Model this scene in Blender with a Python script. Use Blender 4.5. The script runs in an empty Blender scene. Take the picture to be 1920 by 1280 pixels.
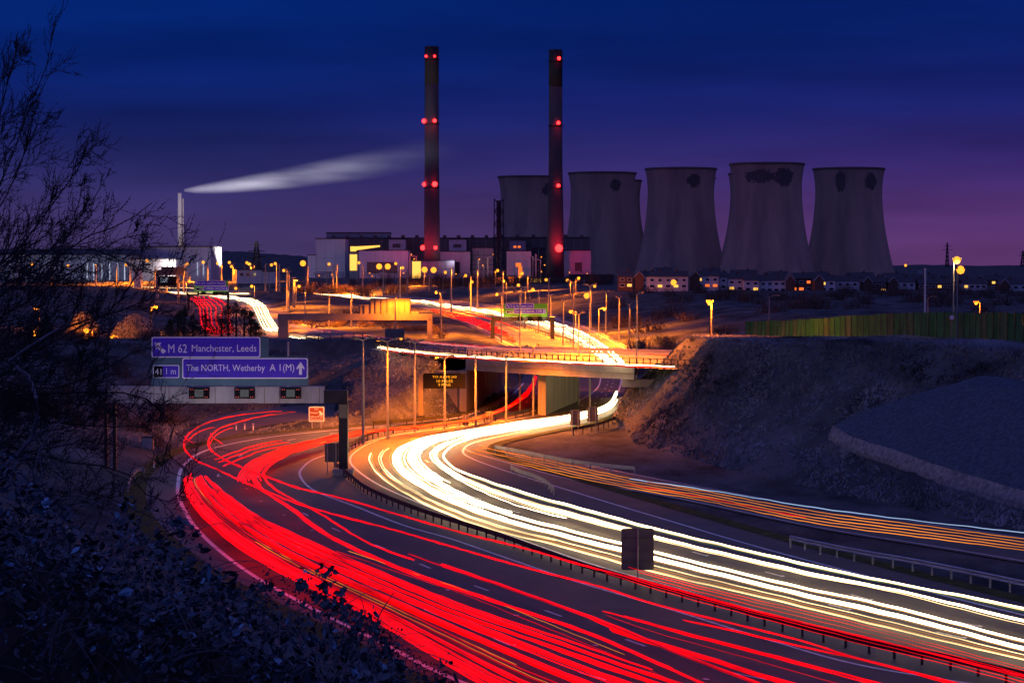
import bpy, math, random
import numpy as np
from mathutils import Vector
R = random.Random(7)
NR = np.random.RandomState(11)
C = bpy.context.scene.collection
S = bpy.context.scene

# ------------------------------------------------------------------ camera
F = 4085.0            # focal length in pixels of a 1920 px wide frame
CAMZ = 17.0
PITCH = math.atan(145.0 / F)
cd = bpy.data.cameras.new('camera')
cam = bpy.data.objects.new('camera', cd); C.objects.link(cam)
cd.sensor_width = 36; cd.lens = F * 36 / 1920
cd.clip_start = 0.5; cd.clip_end = 30000
cam.location = (0, 0, CAMZ); cam.rotation_euler = (math.pi / 2 - PITCH, 0, 0)
S.camera = cam

def ray(px, py):
    u = (px - 960) / F; v = (640 - py) / F
    return (u, math.cos(PITCH) + v * math.sin(PITCH), -math.sin(PITCH) + v * math.cos(PITCH))
def P(px, py, d):                      # photo measurement -> point at depth d
    r = ray(px, py); k = d / r[1]
    return Vector((r[0] * k, d, CAMZ + r[2] * k))
def G(px, py, z=0.0):                  # photo measurement -> point on the level z
    r = ray(px, py); k = (z - CAMZ) / r[2]
    return Vector((r[0] * k, r[1] * k, z))

# ------------------------------------------------------------------ world
W = bpy.data.worlds.new("World"); S.world = W; W.use_nodes = True
nt = W.node_tree; nt.nodes.clear()
def N(t, ty, **kw):
    n = t.nodes.new(ty)
    for k, v in kw.items(): setattr(n, k, v)
    return n
out = N(nt, 'ShaderNodeOutputWorld'); bg = N(nt, 'ShaderNodeBackground')
tc = N(nt, 'ShaderNodeTexCoord'); sep = N(nt, 'ShaderNodeSeparateXYZ')
nt.links.new(tc.outputs['Generated'], sep.inputs[0])
def ramp(t, stops, interp='LINEAR'):
    r = N(t, 'ShaderNodeValToRGB'); cr = r.color_ramp; cr.interpolation = interp
    while len(cr.elements) < len(stops): cr.elements.new(0.5)
    for e, (p, c) in zip(cr.elements, stops): e.position = p; e.color = (*c, 1)
    return r
mr = N(nt, 'ShaderNodeMapRange'); mr.inputs[1].default_value = -0.02; mr.inputs[2].default_value = 0.6
nt.links.new(sep.outputs['Z'], mr.inputs[0])
def zz(z): return (z + 0.02) / 0.62
skl = ramp(nt, [(0, (.040, .030, .10)), (zz(0.0), (.058, .040, .128)), (zz(.022), (.050, .032, .135)), (zz(.042), (.022, .023, .125)),
                (zz(.07), (.003, .012, .120)), (zz(.115), (.0008, .0165, .155)), (zz(.16), (.0008, .018, .16)), (zz(.26), (.03, .03, .22)), (1, (.12, .125, .48))], 'B_SPLINE')
skr = ramp(nt, [(0, (.075, .032, .12)), (zz(0.0), (.115, .038, .150)), (zz(.022), (.095, .034, .165)), (zz(.042), (.042, .022, .155)),
                (zz(.07), (.007, .013, .125)), (zz(.115), (.0015, .013, .135)), (zz(.16), (.0008, .018, .16)), (zz(.26), (.03, .03, .22)), (1, (.12, .125, .48))], 'B_SPLINE')
nt.links.new(mr.outputs[0], skl.inputs[0]); nt.links.new(mr.outputs[0], skr.inputs[0])
mx = N(nt, 'ShaderNodeMapRange'); mx.inputs[1].default_value = -0.12; mx.inputs[2].default_value = 0.2
nt.links.new(sep.outputs['X'], mx.inputs[0])
mixs = N(nt, 'ShaderNodeMix', data_type='RGBA')
nt.links.new(mx.outputs[0], mixs.inputs[0]); nt.links.new(skl.outputs[0], mixs.inputs[6]); nt.links.new(skr.outputs[0], mixs.inputs[7])
mp = N(nt, 'ShaderNodeMapping'); mp.inputs['Scale'].default_value = (1.6, 1.6, 13)
mp.inputs['Rotation'].default_value = (0, 0.05, 0)
nz = N(nt, 'ShaderNodeTexNoise'); nz.inputs['Scale'].default_value = 2.6; nz.inputs['Detail'].default_value = 5
nt.links.new(tc.outputs['Generated'], mp.inputs[0]); nt.links.new(mp.outputs[0], nz.inputs['Vector'])
mrn = N(nt, 'ShaderNodeMapRange'); mrn.inputs[1].default_value = .3; mrn.inputs[2].default_value = .7
mrn.inputs[3].default_value = .70; mrn.inputs[4].default_value = 1.28
nt.links.new(nz.outputs[0], mrn.inputs[0])
mul = N(nt, 'ShaderNodeMix', data_type='RGBA', blend_type='MULTIPLY'); mul.inputs[0].default_value = 1
nt.links.new(mixs.outputs[2], mul.inputs[6]); nt.links.new(mrn.outputs[0], mul.inputs[7])
sky = N(nt, 'ShaderNodeTexSky', sky_type='NISHITA'); sky.sun_disc = False
sky.sun_elevation = math.radians(-4); sky.sun_rotation = math.radians(200)
addn = N(nt, 'ShaderNodeMix', data_type='RGBA', blend_type='ADD'); addn.inputs[0].default_value = .03
nt.links.new(mul.outputs[2], addn.inputs[6]); nt.links.new(sky.outputs[0], addn.inputs[7])
nt.links.new(addn.outputs[2], bg.inputs[0]); bg.inputs[1].default_value = 1.0
nt.links.new(bg.outputs[0], out.inputs[0])
S.view_settings.view_transform = 'Standard'; S.view_settings.look = 'None'
S.view_settings.exposure = 0; S.view_settings.gamma = 1; S.view_settings.use_curve_mapping = False
S.cycles.max_bounces = 5; S.cycles.diffuse_bounces = 2; S.cycles.glossy_bounces = 2; S.cycles.transparent_max_bounces = 4
S.cycles.volume_bounces = 0; S.cycles.use_light_tree = True
S.cycles.sample_clamp_indirect = 4.0; S.cycles.caustics_reflective = False; S.cycles.caustics_refractive = False
# last afterglow from behind the camera, very weak and broad
sl = bpy.data.lights.new('dusk_sun', 'SUN'); sl.energy = 0.10; sl.angle = math.radians(25); sl.color = (.35, .42, 1)
sl.energy = .28; sl.color = (.15, .28, 1); sl.angle = math.radians(100)
so = bpy.data.objects.new('dusk_sun', sl); C.objects.link(so); so.rotation_euler = (math.radians(58), 0, math.radians(-30))

# ------------------------------------------------------------------ materials
def mat(name, col, rough=.8, metal=0, noise=None, noise_scale=1.0, bump=0, bump_scale=None, emit=None, estr=1.0, stretch=None, spec=.3, detail=4):
    m = bpy.data.materials.new(name); m.use_nodes = True; t = m.node_tree; b = t.nodes['Principled BSDF']
    b.inputs['Base Color'].default_value = (*col, 1); b.inputs['Roughness'].default_value = rough
    b.inputs['Metallic'].default_value = metal; b.inputs['Specular IOR Level'].default_value = spec
    if noise is not None or bump:
        tcn = N(t, 'ShaderNodeTexCoord'); m_ = N(t, 'ShaderNodeMapping')
        if stretch: m_.inputs['Scale'].default_value = stretch
        t.links.new(tcn.outputs['Object'], m_.inputs[0])
    if noise is not None:
        n = N(t, 'ShaderNodeTexNoise'); n.inputs['Scale'].default_value = noise_scale; n.inputs['Detail'].default_value = detail
        n.inputs['Roughness'].default_value = .65
        t.links.new(m_.outputs[0], n.inputs['Vector'])
        r = ramp(t, [(.33, noise), (.67, col)])
        t.links.new(n.outputs[0], r.inputs[0]); t.links.new(r.outputs[0], b.inputs['Base Color'])
    if bump:
        n2 = N(t, 'ShaderNodeTexNoise'); n2.inputs['Scale'].default_value = bump_scale or noise_scale * 4; n2.inputs['Detail'].default_value = 3
        t.links.new(m_.outputs[0], n2.inputs['Vector'])
        bp = N(t, 'ShaderNodeBump'); bp.inputs['Strength'].default_value = bump; bp.inputs['Distance'].default_value = .2
        t.links.new(n2.outputs[0], bp.inputs['Height']); t.links.new(bp.outputs[0], b.inputs['Normal'])
    if emit is not None:
        b.inputs['Emission Color'].default_value = (*emit, 1); b.inputs['Emission Strength'].default_value = estr
    return m
def emat(name, col, s):
    m = mat(name, (.02, .02, .02), emit=col, estr=s)
    return m

def tmat(name, col, s, lo=.45, hi=1.35, sc=.11):
    m = emat(name, col, s); t = m.node_tree; b = t.nodes['Principled BSDF']
    tcn = N(t, 'ShaderNodeTexCoord'); n = N(t, 'ShaderNodeTexNoise'); n.inputs['Scale'].default_value = sc; n.inputs['Detail'].default_value = 4
    t.links.new(tcn.outputs['Object'], n.inputs['Vector'])
    r = N(t, 'ShaderNodeMapRange'); r.inputs[1].default_value = .33; r.inputs[2].default_value = .67; r.inputs[3].default_value = s * lo; r.inputs[4].default_value = s * hi
    t.links.new(n.outputs[0], r.inputs[0]); t.links.new(r.outputs[0], b.inputs['Emission Strength'])
    return m
M = {}
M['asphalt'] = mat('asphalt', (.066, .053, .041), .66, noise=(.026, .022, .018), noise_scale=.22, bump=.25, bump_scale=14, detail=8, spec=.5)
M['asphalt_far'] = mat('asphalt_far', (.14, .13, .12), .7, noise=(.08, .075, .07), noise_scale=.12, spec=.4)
M['paint'] = mat('road_paint', (.75, .75, .7), .5, noise=(.45, .45, .42), noise_scale=1.5)
M['verge'] = mat('verge_grass', (.09, .085, .03), 1, noise=(.035, .045, .015), noise_scale=.8, bump=.8, bump_scale=5, spec=.05)
M['earth'] = mat('rough_grass', (.105, .108, .108), 1, noise=(.020, .024, .026), noise_scale=.16, bump=1, bump_scale=2.2, detail=9, spec=.02, stretch=(1, .45, 1))
M['spoil'] = mat('bare_soil', (.11, .15, .19), 1, noise=(.05, .068, .09), noise_scale=3.0, bump=1.0, bump_scale=16, spec=.05, detail=8)
M['spoil_edge'] = mat('pale_soil_edge', (.30, .29, .29), 1, noise=(.12, .12, .12), noise_scale=2.5, bump=1, bump_scale=6, spec=.02)
M['concrete'] = mat('concrete', (.30, .27, .23), .85, noise=(.17, .15, .13), noise_scale=.35, stretch=(1, 1, .3), bump=.15, bump_scale=3)
M['galv'] = mat('galvanised_steel', (.42, .42, .42), .45, .7, noise=(.3, .3, .3), noise_scale=1)
M['post'] = mat('lamp_post_paint', (.26, .24, .21), .6, .1, noise=(.18, .17, .15), noise_scale=.6)
M['dark_metal'] = mat('dark_metal', (.035, .035, .04), .5, .4, noise=(.02, .02, .024), noise_scale=1)
M['beam'] = mat('grey_gantry_steel', (.36, .34, .33), .6, noise=(.24, .22, .22), noise_scale=.5, stretch=(1, 1, .25))
M['sign_blue'] = mat('sign_blue', (.075, .035, .55), .45, noise=(.06, .03, .46), noise_scale=.4)
M['sign_back'] = mat('sign_backing', (.07, .14, .18), .6, noise=(.05, .11, .15), noise_scale=.5)
M['sign_white'] = mat('sign_white', (.82, .82, .82), .4)
M['sign_black'] = mat('sign_black', (.008, .008, .009), .9, spec=.05)
M['sign_brown'] = mat('sign_brown', (.22, .05, .01), .5)
M['green_lit_sign_back'] = mat('green_lit_sign_back', (.10, .42, .02), .5)  # green glow of the sign lighting is put into this backing colour
M['rear_grey'] = mat('sign_rear_grey', (.17, .14, .10), .7, .0, noise=(.13, .11, .08), noise_scale=.8)
M['rib'] = mat('sign_rear_pale', (.22, .19, .16), .7, noise=(.15, .13, .11), noise_scale=.6)
M['chimney'] = mat('chimney_concrete', (.085, .07, .068), .9, noise=(.055, .047, .047), noise_scale=.03, stretch=(1, 1, .3))
M['soot'] = mat('soot_black', (.012, .012, .014), .9)
M['white_stack'] = mat('pale_stack', (.62, .6, .55), .7, noise=(.48, .46, .42), noise_scale=.05)
M['clad_white'] = mat('pale_cladding', (.50, .48, .50), .7, noise=(.36, .34, .37), noise_scale=.05, stretch=(1, 1, .2), detail=6)
M['clad_grey'] = mat('grey_cladding', (.30, .29, .31), .75, noise=(.2, .19, .2), noise_scale=.06, stretch=(1, 1, .2), detail=6)
M['clad_dark'] = mat('brown_cladding', (.13, .10, .085), .8, noise=(.085, .07, .06), noise_scale=.05, stretch=(1, 1, .15))
M['clad_black'] = mat('black_cladding', (.03, .03, .04), .8)
M['house_wall'] = mat('white_house_wall', (.50, .48, .48), .8, noise=(.38, .37, .36), noise_scale=.3)
M['house_brick'] = mat('brick_house_wall', (.12, .06, .045), .9, noise=(.08, .045, .035), noise_scale=.6)
M['house_roof'] = mat('slate_roof', (.045, .040, .045), .8, noise=(.03, .028, .032), noise_scale=.5)
M['glass'] = mat('dark_window_glass', (.02, .02, .03), .1, spec=.6)
M['fence'] = mat('green_fence_sheet', (.065, .27, .07), .9, spec=.02, noise=(.03, .12, .04), noise_scale=.7, stretch=(1, 1, .4))
M['fence_c'] = mat('dark_green_fence_sheet', (.045, .26, .07), .9, spec=.02, noise=(.02, .12, .03), noise_scale=.5, stretch=(1, 1, .4))
M['fence_b'] = mat('olive_fence_sheet', (.12, .25, .08), .9, spec=.02, noise=(.06, .12, .045), noise_scale=.7, stretch=(1, 1, .4))
M['bark'] = mat('dark_bark', (.032, .026, .026), .9, noise=(.018, .015, .016), noise_scale=20)
M['bark_pale'] = mat('pale_bark', (.14, .13, .15), .9, noise=(.08, .075, .09), noise_scale=14)
M['leaf'] = mat('bramble_leaf', (.022, .046, .07), .45, noise=(.006, .012, .02), noise_scale=9, spec=.5)
M['leaf_pale'] = mat('pale_bramble_leaf', (.16, .32, .45), .5, noise=(.06, .13, .2), noise_scale=12)
M['needles'] = mat('evergreen_foliage', (.05, .055, .02), .9, noise=(.02, .026, .012), noise_scale=1.2)
M['twigs'] = mat('bare_scrub', (.10, .065, .045), 1, noise=(.045, .032, .028), noise_scale=.5)
M['grass_tuft'] = mat('dry_grass_blades', (.31, .32, .34), 1, noise=(.028, .03, .032), noise_scale=.13, spec=.02, stretch=(1, .3, 1), detail=7)
M['salt'] = mat('salt_barn_sheet', (.35, .3, .25), .7, noise=(.25, .2, .17), noise_scale=.3)
M['l_white'] = tmat('headlight_white', (1, .74, .40), 8.5, .5, 1.3)
M['l_cream'] = tmat('headlight_cream', (1, .66, .30), 2.6, .4, 1.3)
M['l_gold'] = tmat('headlight_gold', (1, .50, .13), 1.0)
M['l_red'] = tmat('taillight_red', (1, .0, .0), 1.7, .25, 1.5)
M['l_deep'] = tmat('taillight_deep_red', (.62, .0, .004), 1.0)
M['l_amber'] = tmat('indicator_amber', (1, .28, .02), .95)
M['l_blue'] = emat('marker_light_blue', (.45, .65, 1), .8)
M['l_pink'] = emat('taillight_pink', (1, .25, .22), .8)
M['l_green'] = emat('marker_light_green', (.25, .5, .12), .35)
M['sodium'] = emat('sodium_lamp_glow', (1, .30, .02), 2.3)
M['lampwhite'] = emat('yellow_white_lamp_glow', (1, .85, .4), 30)
M['beacon'] = emat('red_beacon_glow', (1, .01, .01), 14)
M['lit_window'] = emat('lit_window_yellow', (1, .50, .08), 1.6)
M['lit_window_red'] = emat('lit_window_orange', (1, .16, .02), 1.4)
M['lit_strip'] = emat('lit_strip_glazing', (.62, .68, .9), .8)
M['matrix'] = emat('amber_message_dots', (1, .36, .01), 1.5)
M['screen'] = emat('signal_screen', (.30, .32, .34), .16)
M['lamp_red_small'] = emat('small_red_lens', (1, .12, .12), .45)

# ------------------------------------------------------------------ builders
class MB:
    def __init__(s): s.v = []; s.f = []; s.m = []; s.cur = 0
    def add(s, vs, fs):
        o = len(s.v); s.v += [tuple(v) for v in vs]
        for f in fs: s.f.append(tuple(i + o for i in f)); s.m.append(s.cur)
    def box(s, x0, x1, y0, y1, z0, z1):
        s.add([(x0, y0, z0), (x1, y0, z0), (x1, y1, z0), (x0, y1, z0), (x0, y0, z1), (x1, y0, z1), (x1, y1, z1), (x0, y1, z1)],
              [(0, 3, 2, 1), (4, 5, 6, 7), (0, 1, 5, 4), (1, 2, 6, 5), (2, 3, 7, 6), (3, 0, 4, 7)])
        return s
    def tube(s, pts, rad, n=5, cap=True):
        pts = [Vector(p) for p in pts]; k = len(pts)
        rs = rad if hasattr(rad, '__len__') else [rad] * k
        o = len(s.v)
        for i, p in enumerate(pts):
            d = (pts[min(i + 1, k - 1)] - pts[max(i - 1, 0)])
            d = d.normalized() if d.length > 1e-9 else Vector((0, 0, 1))
            a = d.cross(Vector((0, 0, 1)))
            a = a.normalized() if a.length > .05 else Vector((1, 0, 0)).cross(d).normalized()
            b = a.cross(d)
            for j in range(n):
                t = 2 * math.pi * (j + .5) / n
                s.v.append(tuple(p + (a * math.cos(t) + b * math.sin(t)) * rs[i]))
        for i in range(k - 1):
            for j in range(n):
                s.f.append((o + i * n + j, o + i * n + (j + 1) % n, o + (i + 1) * n + (j + 1) % n, o + (i + 1) * n + j)); s.m.append(s.cur)
        if cap:
            s.f.append(tuple(o + j for j in range(n))[::-1]); s.m.append(s.cur)
            s.f.append(tuple(o + (k - 1) * n + j for j in range(n))); s.m.append(s.cur)
        return s
    def lathe(s, c, prof, n=32, cap=True):
        o = len(s.v); cx, cy, cz = c
        for (r, z) in prof:
            for j in range(n):
                t = 2 * math.pi * j / n
                s.v.append((cx + r * math.cos(t), cy + r * math.sin(t), cz + z))
        for i in range(len(prof) - 1):
            for j in range(n):
                s.f.append((o + i * n + j, o + i * n + (j + 1) % n, o + (i + 1) * n + (j + 1) % n, o + (i + 1) * n + j)); s.m.append(s.cur)
        if cap:
            s.f.append(tuple(o + j for j in range(n))[::-1]); s.m.append(s.cur)
            s.f.append(tuple(o + (len(prof) - 1) * n + j for j in range(n))); s.m.append(s.cur)
        return s
    def strip(s, A, B):
        n = len(A); o = len(s.v)
        for a, b in zip(A, B): s.v += [tuple(a), tuple(b)]
        for i in range(n - 1):
            s.f.append((o + 2 * i, o + 2 * i + 1, o + 2 * i + 3, o + 2 * i + 2)); s.m.append(s.cur)
        return s
    def ball(s, c, r, n=10):
        k = n // 2
        return s.lathe(c, [(max(.001, r * math.sin(math.pi * i / k)), -r * math.cos(math.pi * i / k)) for i in range(k + 1)], n, cap=False)
    def build(s, name, mats, parent=None, smooth=False, origin=None):
        me = bpy.data.meshes.new(name)
        vs = s.v
        if origin is not None: vs = [(v[0] - origin[0], v[1] - origin[1], v[2] - origin[2]) for v in s.v]
        me.from_pydata(vs, [], s.f)
        if not isinstance(mats, (list, tuple)): mats = [mats]
        for m in mats: me.materials.append(m)
        if len(mats) > 1: me.polygons.foreach_set('material_index', s.m)
        if smooth: me.polygons.foreach_set('use_smooth', [True] * len(me.polygons))
        me.update()
        ob = bpy.data.objects.new(name, me); C.objects.link(ob)
        if origin is not None and parent is None: ob.location = origin
        if parent is not None: ob.parent = parent
        return ob

def tag(o, label=None, cat=None, group=None, kind=None):
    if label: o['label'] = label
    if cat: o['category'] = cat
    if group: o['group'] = group
    if kind: o['kind'] = kind
    return o
def thing(name, loc, label, cat, group=None, rz=0):
    o = bpy.data.objects.new(name, None); C.objects.link(o); o.location = loc; o.rotation_euler = (0, 0, rz)
    o.empty_display_size = .5
    return tag(o, label, cat, group)
def copy_tree(o, parent=None):
    c = o.copy(); C.objects.link(c)
    if parent is not None: c.parent = parent
    for ch in list(o.children): copy_tree(ch, c)
    return c
ORD = ['first', 'second', 'third', 'fourth', 'fifth', 'sixth', 'seventh', 'eighth', 'ninth', 'tenth', 'eleventh', 'twelfth', 'thirteenth',
       'fourteenth', 'fifteenth', 'sixteenth', 'seventeenth', 'eighteenth', 'nineteenth', 'twentieth', 'twenty-first', 'twenty-second',
       'twenty-third', 'twenty-fourth', 'twenty-fifth', 'twenty-sixth', 'twenty-seventh', 'twenty-eighth', 'twenty-ninth', 'thirtieth']
def add_light(parent, loc, power, col, radius=.4, spot=None):
    l = bpy.data.lights.new('bulb', 'POINT' if spot is None else 'SPOT'); l.energy = power * ((2.4 if spot is None else 7.0) if col == SOD else 1); l.color = col; l.shadow_soft_size = radius
    if spot: l.spot_size = math.radians(spot); l.spot_blend = .35
    o = bpy.data.objects.new('bulb', l); C.objects.link(o); o.location = loc; o.parent = parent
    return o
SOD = (1, .195, .004)

def catmull(pts, n):
    P_ = np.array(pts, float); k = len(P_)
    t = np.linspace(0, k - 1, n); i = np.clip(t.astype(int), 0, k - 2); f = (t - i)[:, None]
    p0 = P_[np.clip(i - 1, 0, k - 1)]; p1 = P_[i]; p2 = P_[i + 1]; p3 = P_[np.clip(i + 2, 0, k - 1)]
    return .5 * ((2 * p1) + (-p0 + p2) * f + (2 * p0 - 5 * p1 + 4 * p2 - p3) * f * f + (-p0 + 3 * p1 - 3 * p2 + p3) * f ** 3)
def resample(pts, n):
    a = catmull(pts, len(pts) * 12); d = np.r_[0, np.cumsum(np.linalg.norm(np.diff(a, axis=0), axis=1))]
    s = np.linspace(0, d[-1], n)
    return np.stack([np.interp(s, d, a[:, j]) for j in range(a.shape[1])], 1)
def world(pl, z=0.0):
    return [tuple(G(p[0], p[1], p[2] if len(p) > 2 else z)) for p in pl]

# ------------------------------------------------------------------ road edges (measured on the photograph, laid on the road level)
LO = [(1000, 1345), (800, 1280), (640, 1200), (500, 1130), (380, 1065), (300, 1000), (262, 950), (262, 905), (290, 872), (345, 842), (440, 820),
      (560, 808), (680, 797), (780, 788), (857, 777), (915, 755), (950, 736), (975, 715), (985, 700)]
LE = [(2100, 1345), (1960, 1300), (1655, 1250), (1484, 1205), (1271, 1140), (1100, 1090), (950, 1040), (861, 1010), (772, 985), (680, 950), (600, 920), (572, 893),
      (577, 876), (600, 860), (650, 845), (720, 822), (800, 808), (880, 797), (950, 785), (1005, 770), (1030, 748), (1040, 722), (1040, 700)]
WE = [(2350, 1390), (2150, 1335), (1960, 1280), (1655, 1215), (1484, 1170), (1271, 1110), (1100, 1062), (950, 1010), (861, 980), (772, 945), (700, 912), (660, 885), (645, 865), (655, 848),
      (690, 828), (745, 813), (860, 799), (960, 786), (1020, 774), (1080, 752), (1110, 735), (1122, 720), (1125, 700)]
WO = [(2350, 1243), (2150, 1190), (1960, 1140), (1740, 1085), (1527, 1030), (1300, 965), (1130, 915), (1000, 878), (930, 855), (915, 842), (935, 828), (1010, 812), (1080, 798),
      (1130, 785), (1155, 770), (1166, 750), (1172, 725), (1175, 700)]
SL = [(870, 842), (890, 852), (973, 876), (1073, 902), (1210, 925), (1313, 945), (1527, 990), (1740, 1025), (1960, 1062), (2150, 1095), (2350, 1130)]
SR = [(900, 835), (960, 842), (1067, 864), (1170, 884), (1273, 904), (1400, 927), (1527, 950), (1740, 980), (1960, 1012), (2150, 1040), (2350, 1070)]
XL = [(1040, 700), (1010, 675), (985, 662), (930, 640), (886, 615), (807, 583), (740, 570), (650, 560), (560, 553), (400, 549), (0, 547), (-300, 546)]
XR = [(1175, 700), (1195, 675), (1180, 652), (1150, 635), (1105, 612), (1061, 600), (1027, 588), (900, 568), (769, 556), (650, 549), (560, 547), (400, 543.5), (0, 541), (-300, 540)]
ML = [(330, 548), (350, 555), (360, 572), (365, 600), (380, 640)]
MRr = [(400, 548), (440, 553), (500, 562), (535, 578), (552, 605), (560, 640)]
RN = [(542, 640, 0), (600, 643, 2), (660, 650, 4.5), (740, 662, 6), (857, 672, 6), (973, 679, 6), (1090, 685, 6), (1290, 694, 6), (1400, 700, 6)]
RF = [(542, 602, 0), (620, 617, 1.5), (720, 632, 3.5), (800, 640, 5), (880, 646, 6), (1000, 650, 6), (1180, 654, 6), (1300, 657, 6), (1420, 660, 6)]

NL = [(335, 862), (340, 826), (395, 786), (465, 769), (560, 760), (640, 756)]
NI = [(400, 862), (424, 826), (455, 808), (505, 797), (565, 789), (640, 784)]
roads = {}
for nm, a, b, n in (('left', LO, LE, 160), ('right', WE, WO, 160), ('slip', SL, SR, 60), ('join', NL, NI, 40), ('far', XL, XR, 140), ('m62', ML, MRr, 40), ('round', RN, RF, 70)):
    roads[nm] = (resample(world(a), n), resample(world(b), n))

# ------------------------------------------------------------------ terrain
def lerp_tab(x, xs, ys): return np.interp(x, xs, ys)
def vnoise(X, Y, sc, seed=0):
    X = X / sc; Y = Y / sc
    def h(i, j):
        v = np.sin(i * 127.1 + j * 311.7 + seed * 74.7) * 43758.5453
        return v - np.floor(v)
    i = np.floor(X); j = np.floor(Y); f = X - i; g = Y - j
    f = f * f * (3 - 2 * f); g = g * g * (3 - 2 * g)
    return (h(i, j) * (1 - f) * (1 - g) + h(i + 1, j) * f * (1 - g) + h(i, j + 1) * (1 - f) * g + h(i + 1, j + 1) * f * g) * 2 - 1
def strip_samples(nm, i0=0, i1=None):
    A, B = roads[nm]; A = A[i0:i1]; B = B[i0:i1]
    return (A + B) / 2, np.linalg.norm((A - B)[:, :2], axis=1) / 2
def near_dist(X, Y, nms):
    best = np.full(X.shape, 1e9); side = np.zeros(X.shape); zc = np.zeros(X.shape)
    for nm in nms:
        c, hw = strip_samples(nm)
        for k in range(len(c)):
            d = np.hypot(X - c[k, 0], Y - c[k, 1]) - hw[k]
            m = d < best
            best = np.where(m, d, best); side = np.where(m, X - c[k, 0], side); zc = np.where(m, c[k, 2], zc)
    return best, side, zc
def edge_dist(X, Y, pls):
    best = np.full(X.shape, 1e9)
    for a in pls:
        for k in range(len(a)):
            best = np.minimum(best, np.hypot(X - a[k, 0], Y - a[k, 1]))
    return best
def inside(X, Y, poly):
    r = np.zeros(X.shape, bool); n = len(poly)
    for i in range(n):
        x0, y0 = poly[i][:2]; x1, y1 = poly[(i + 1) % n][:2]
        if y0 == y1: continue
        r ^= ((y0 > Y) != (y1 > Y)) & (X < (x1 - x0) * (Y - y0) / (y1 - y0) + x0)
    return r
# one outline round both near carriageways (and what lies between them) and one round the far motorway
lo = roads['left'][0]; wo = roads['right'][1]; xl, xr = roads['far']; ml, mr_ = roads['m62']; sr = roads['slip'][1]; slp = roads['slip'][0]
near_poly = [tuple(p[:2]) for p in lo] + [tuple(p[:2]) for p in wo[::-1]]
join_poly = [tuple(p[:2]) for p in roads['join'][0]] + [tuple(p[:2]) for p in roads['join'][1][::-1]]
slip_poly = [tuple(p[:2]) for p in slp] + [tuple(p[:2]) for p in sr[::-1]]
far_poly = [tuple(p[:2]) for p in xl] + [tuple(p[:2]) for p in xr[::-1]]
m62_poly = [tuple(p[:2]) for p in ml] + [tuple(p[:2]) for p in mr_[::-1]]
ra, rb = roads['round']
rnd_poly = [tuple(p[:2]) for p in ra] + [tuple(p[:2]) for p in rb[::-1]]
sub = lambda a, k=1: a[::k]
# slip/carriageway gore between
gore_poly = [tuple(p[:2]) for p in wo[:110]] + [tuple(p[:2]) for p in slp]

TOE = [(1150, 797), (1165, 812), (1200, 838), (1300, 868), (1400, 893), (1500, 916), (1600, 938), (1750, 968), (1980, 1013), (2150, 1042)]
toe = resample(world(TOE), 80)
flat_poly = [tuple(p)[:2] for p in world([(915, 842), (1010, 812), (1080, 798), (1130, 785), (1152, 772)])] + [tuple(p[:2]) for p in toe] + [tuple(p[:2]) for p in sr[::-1]]

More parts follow.
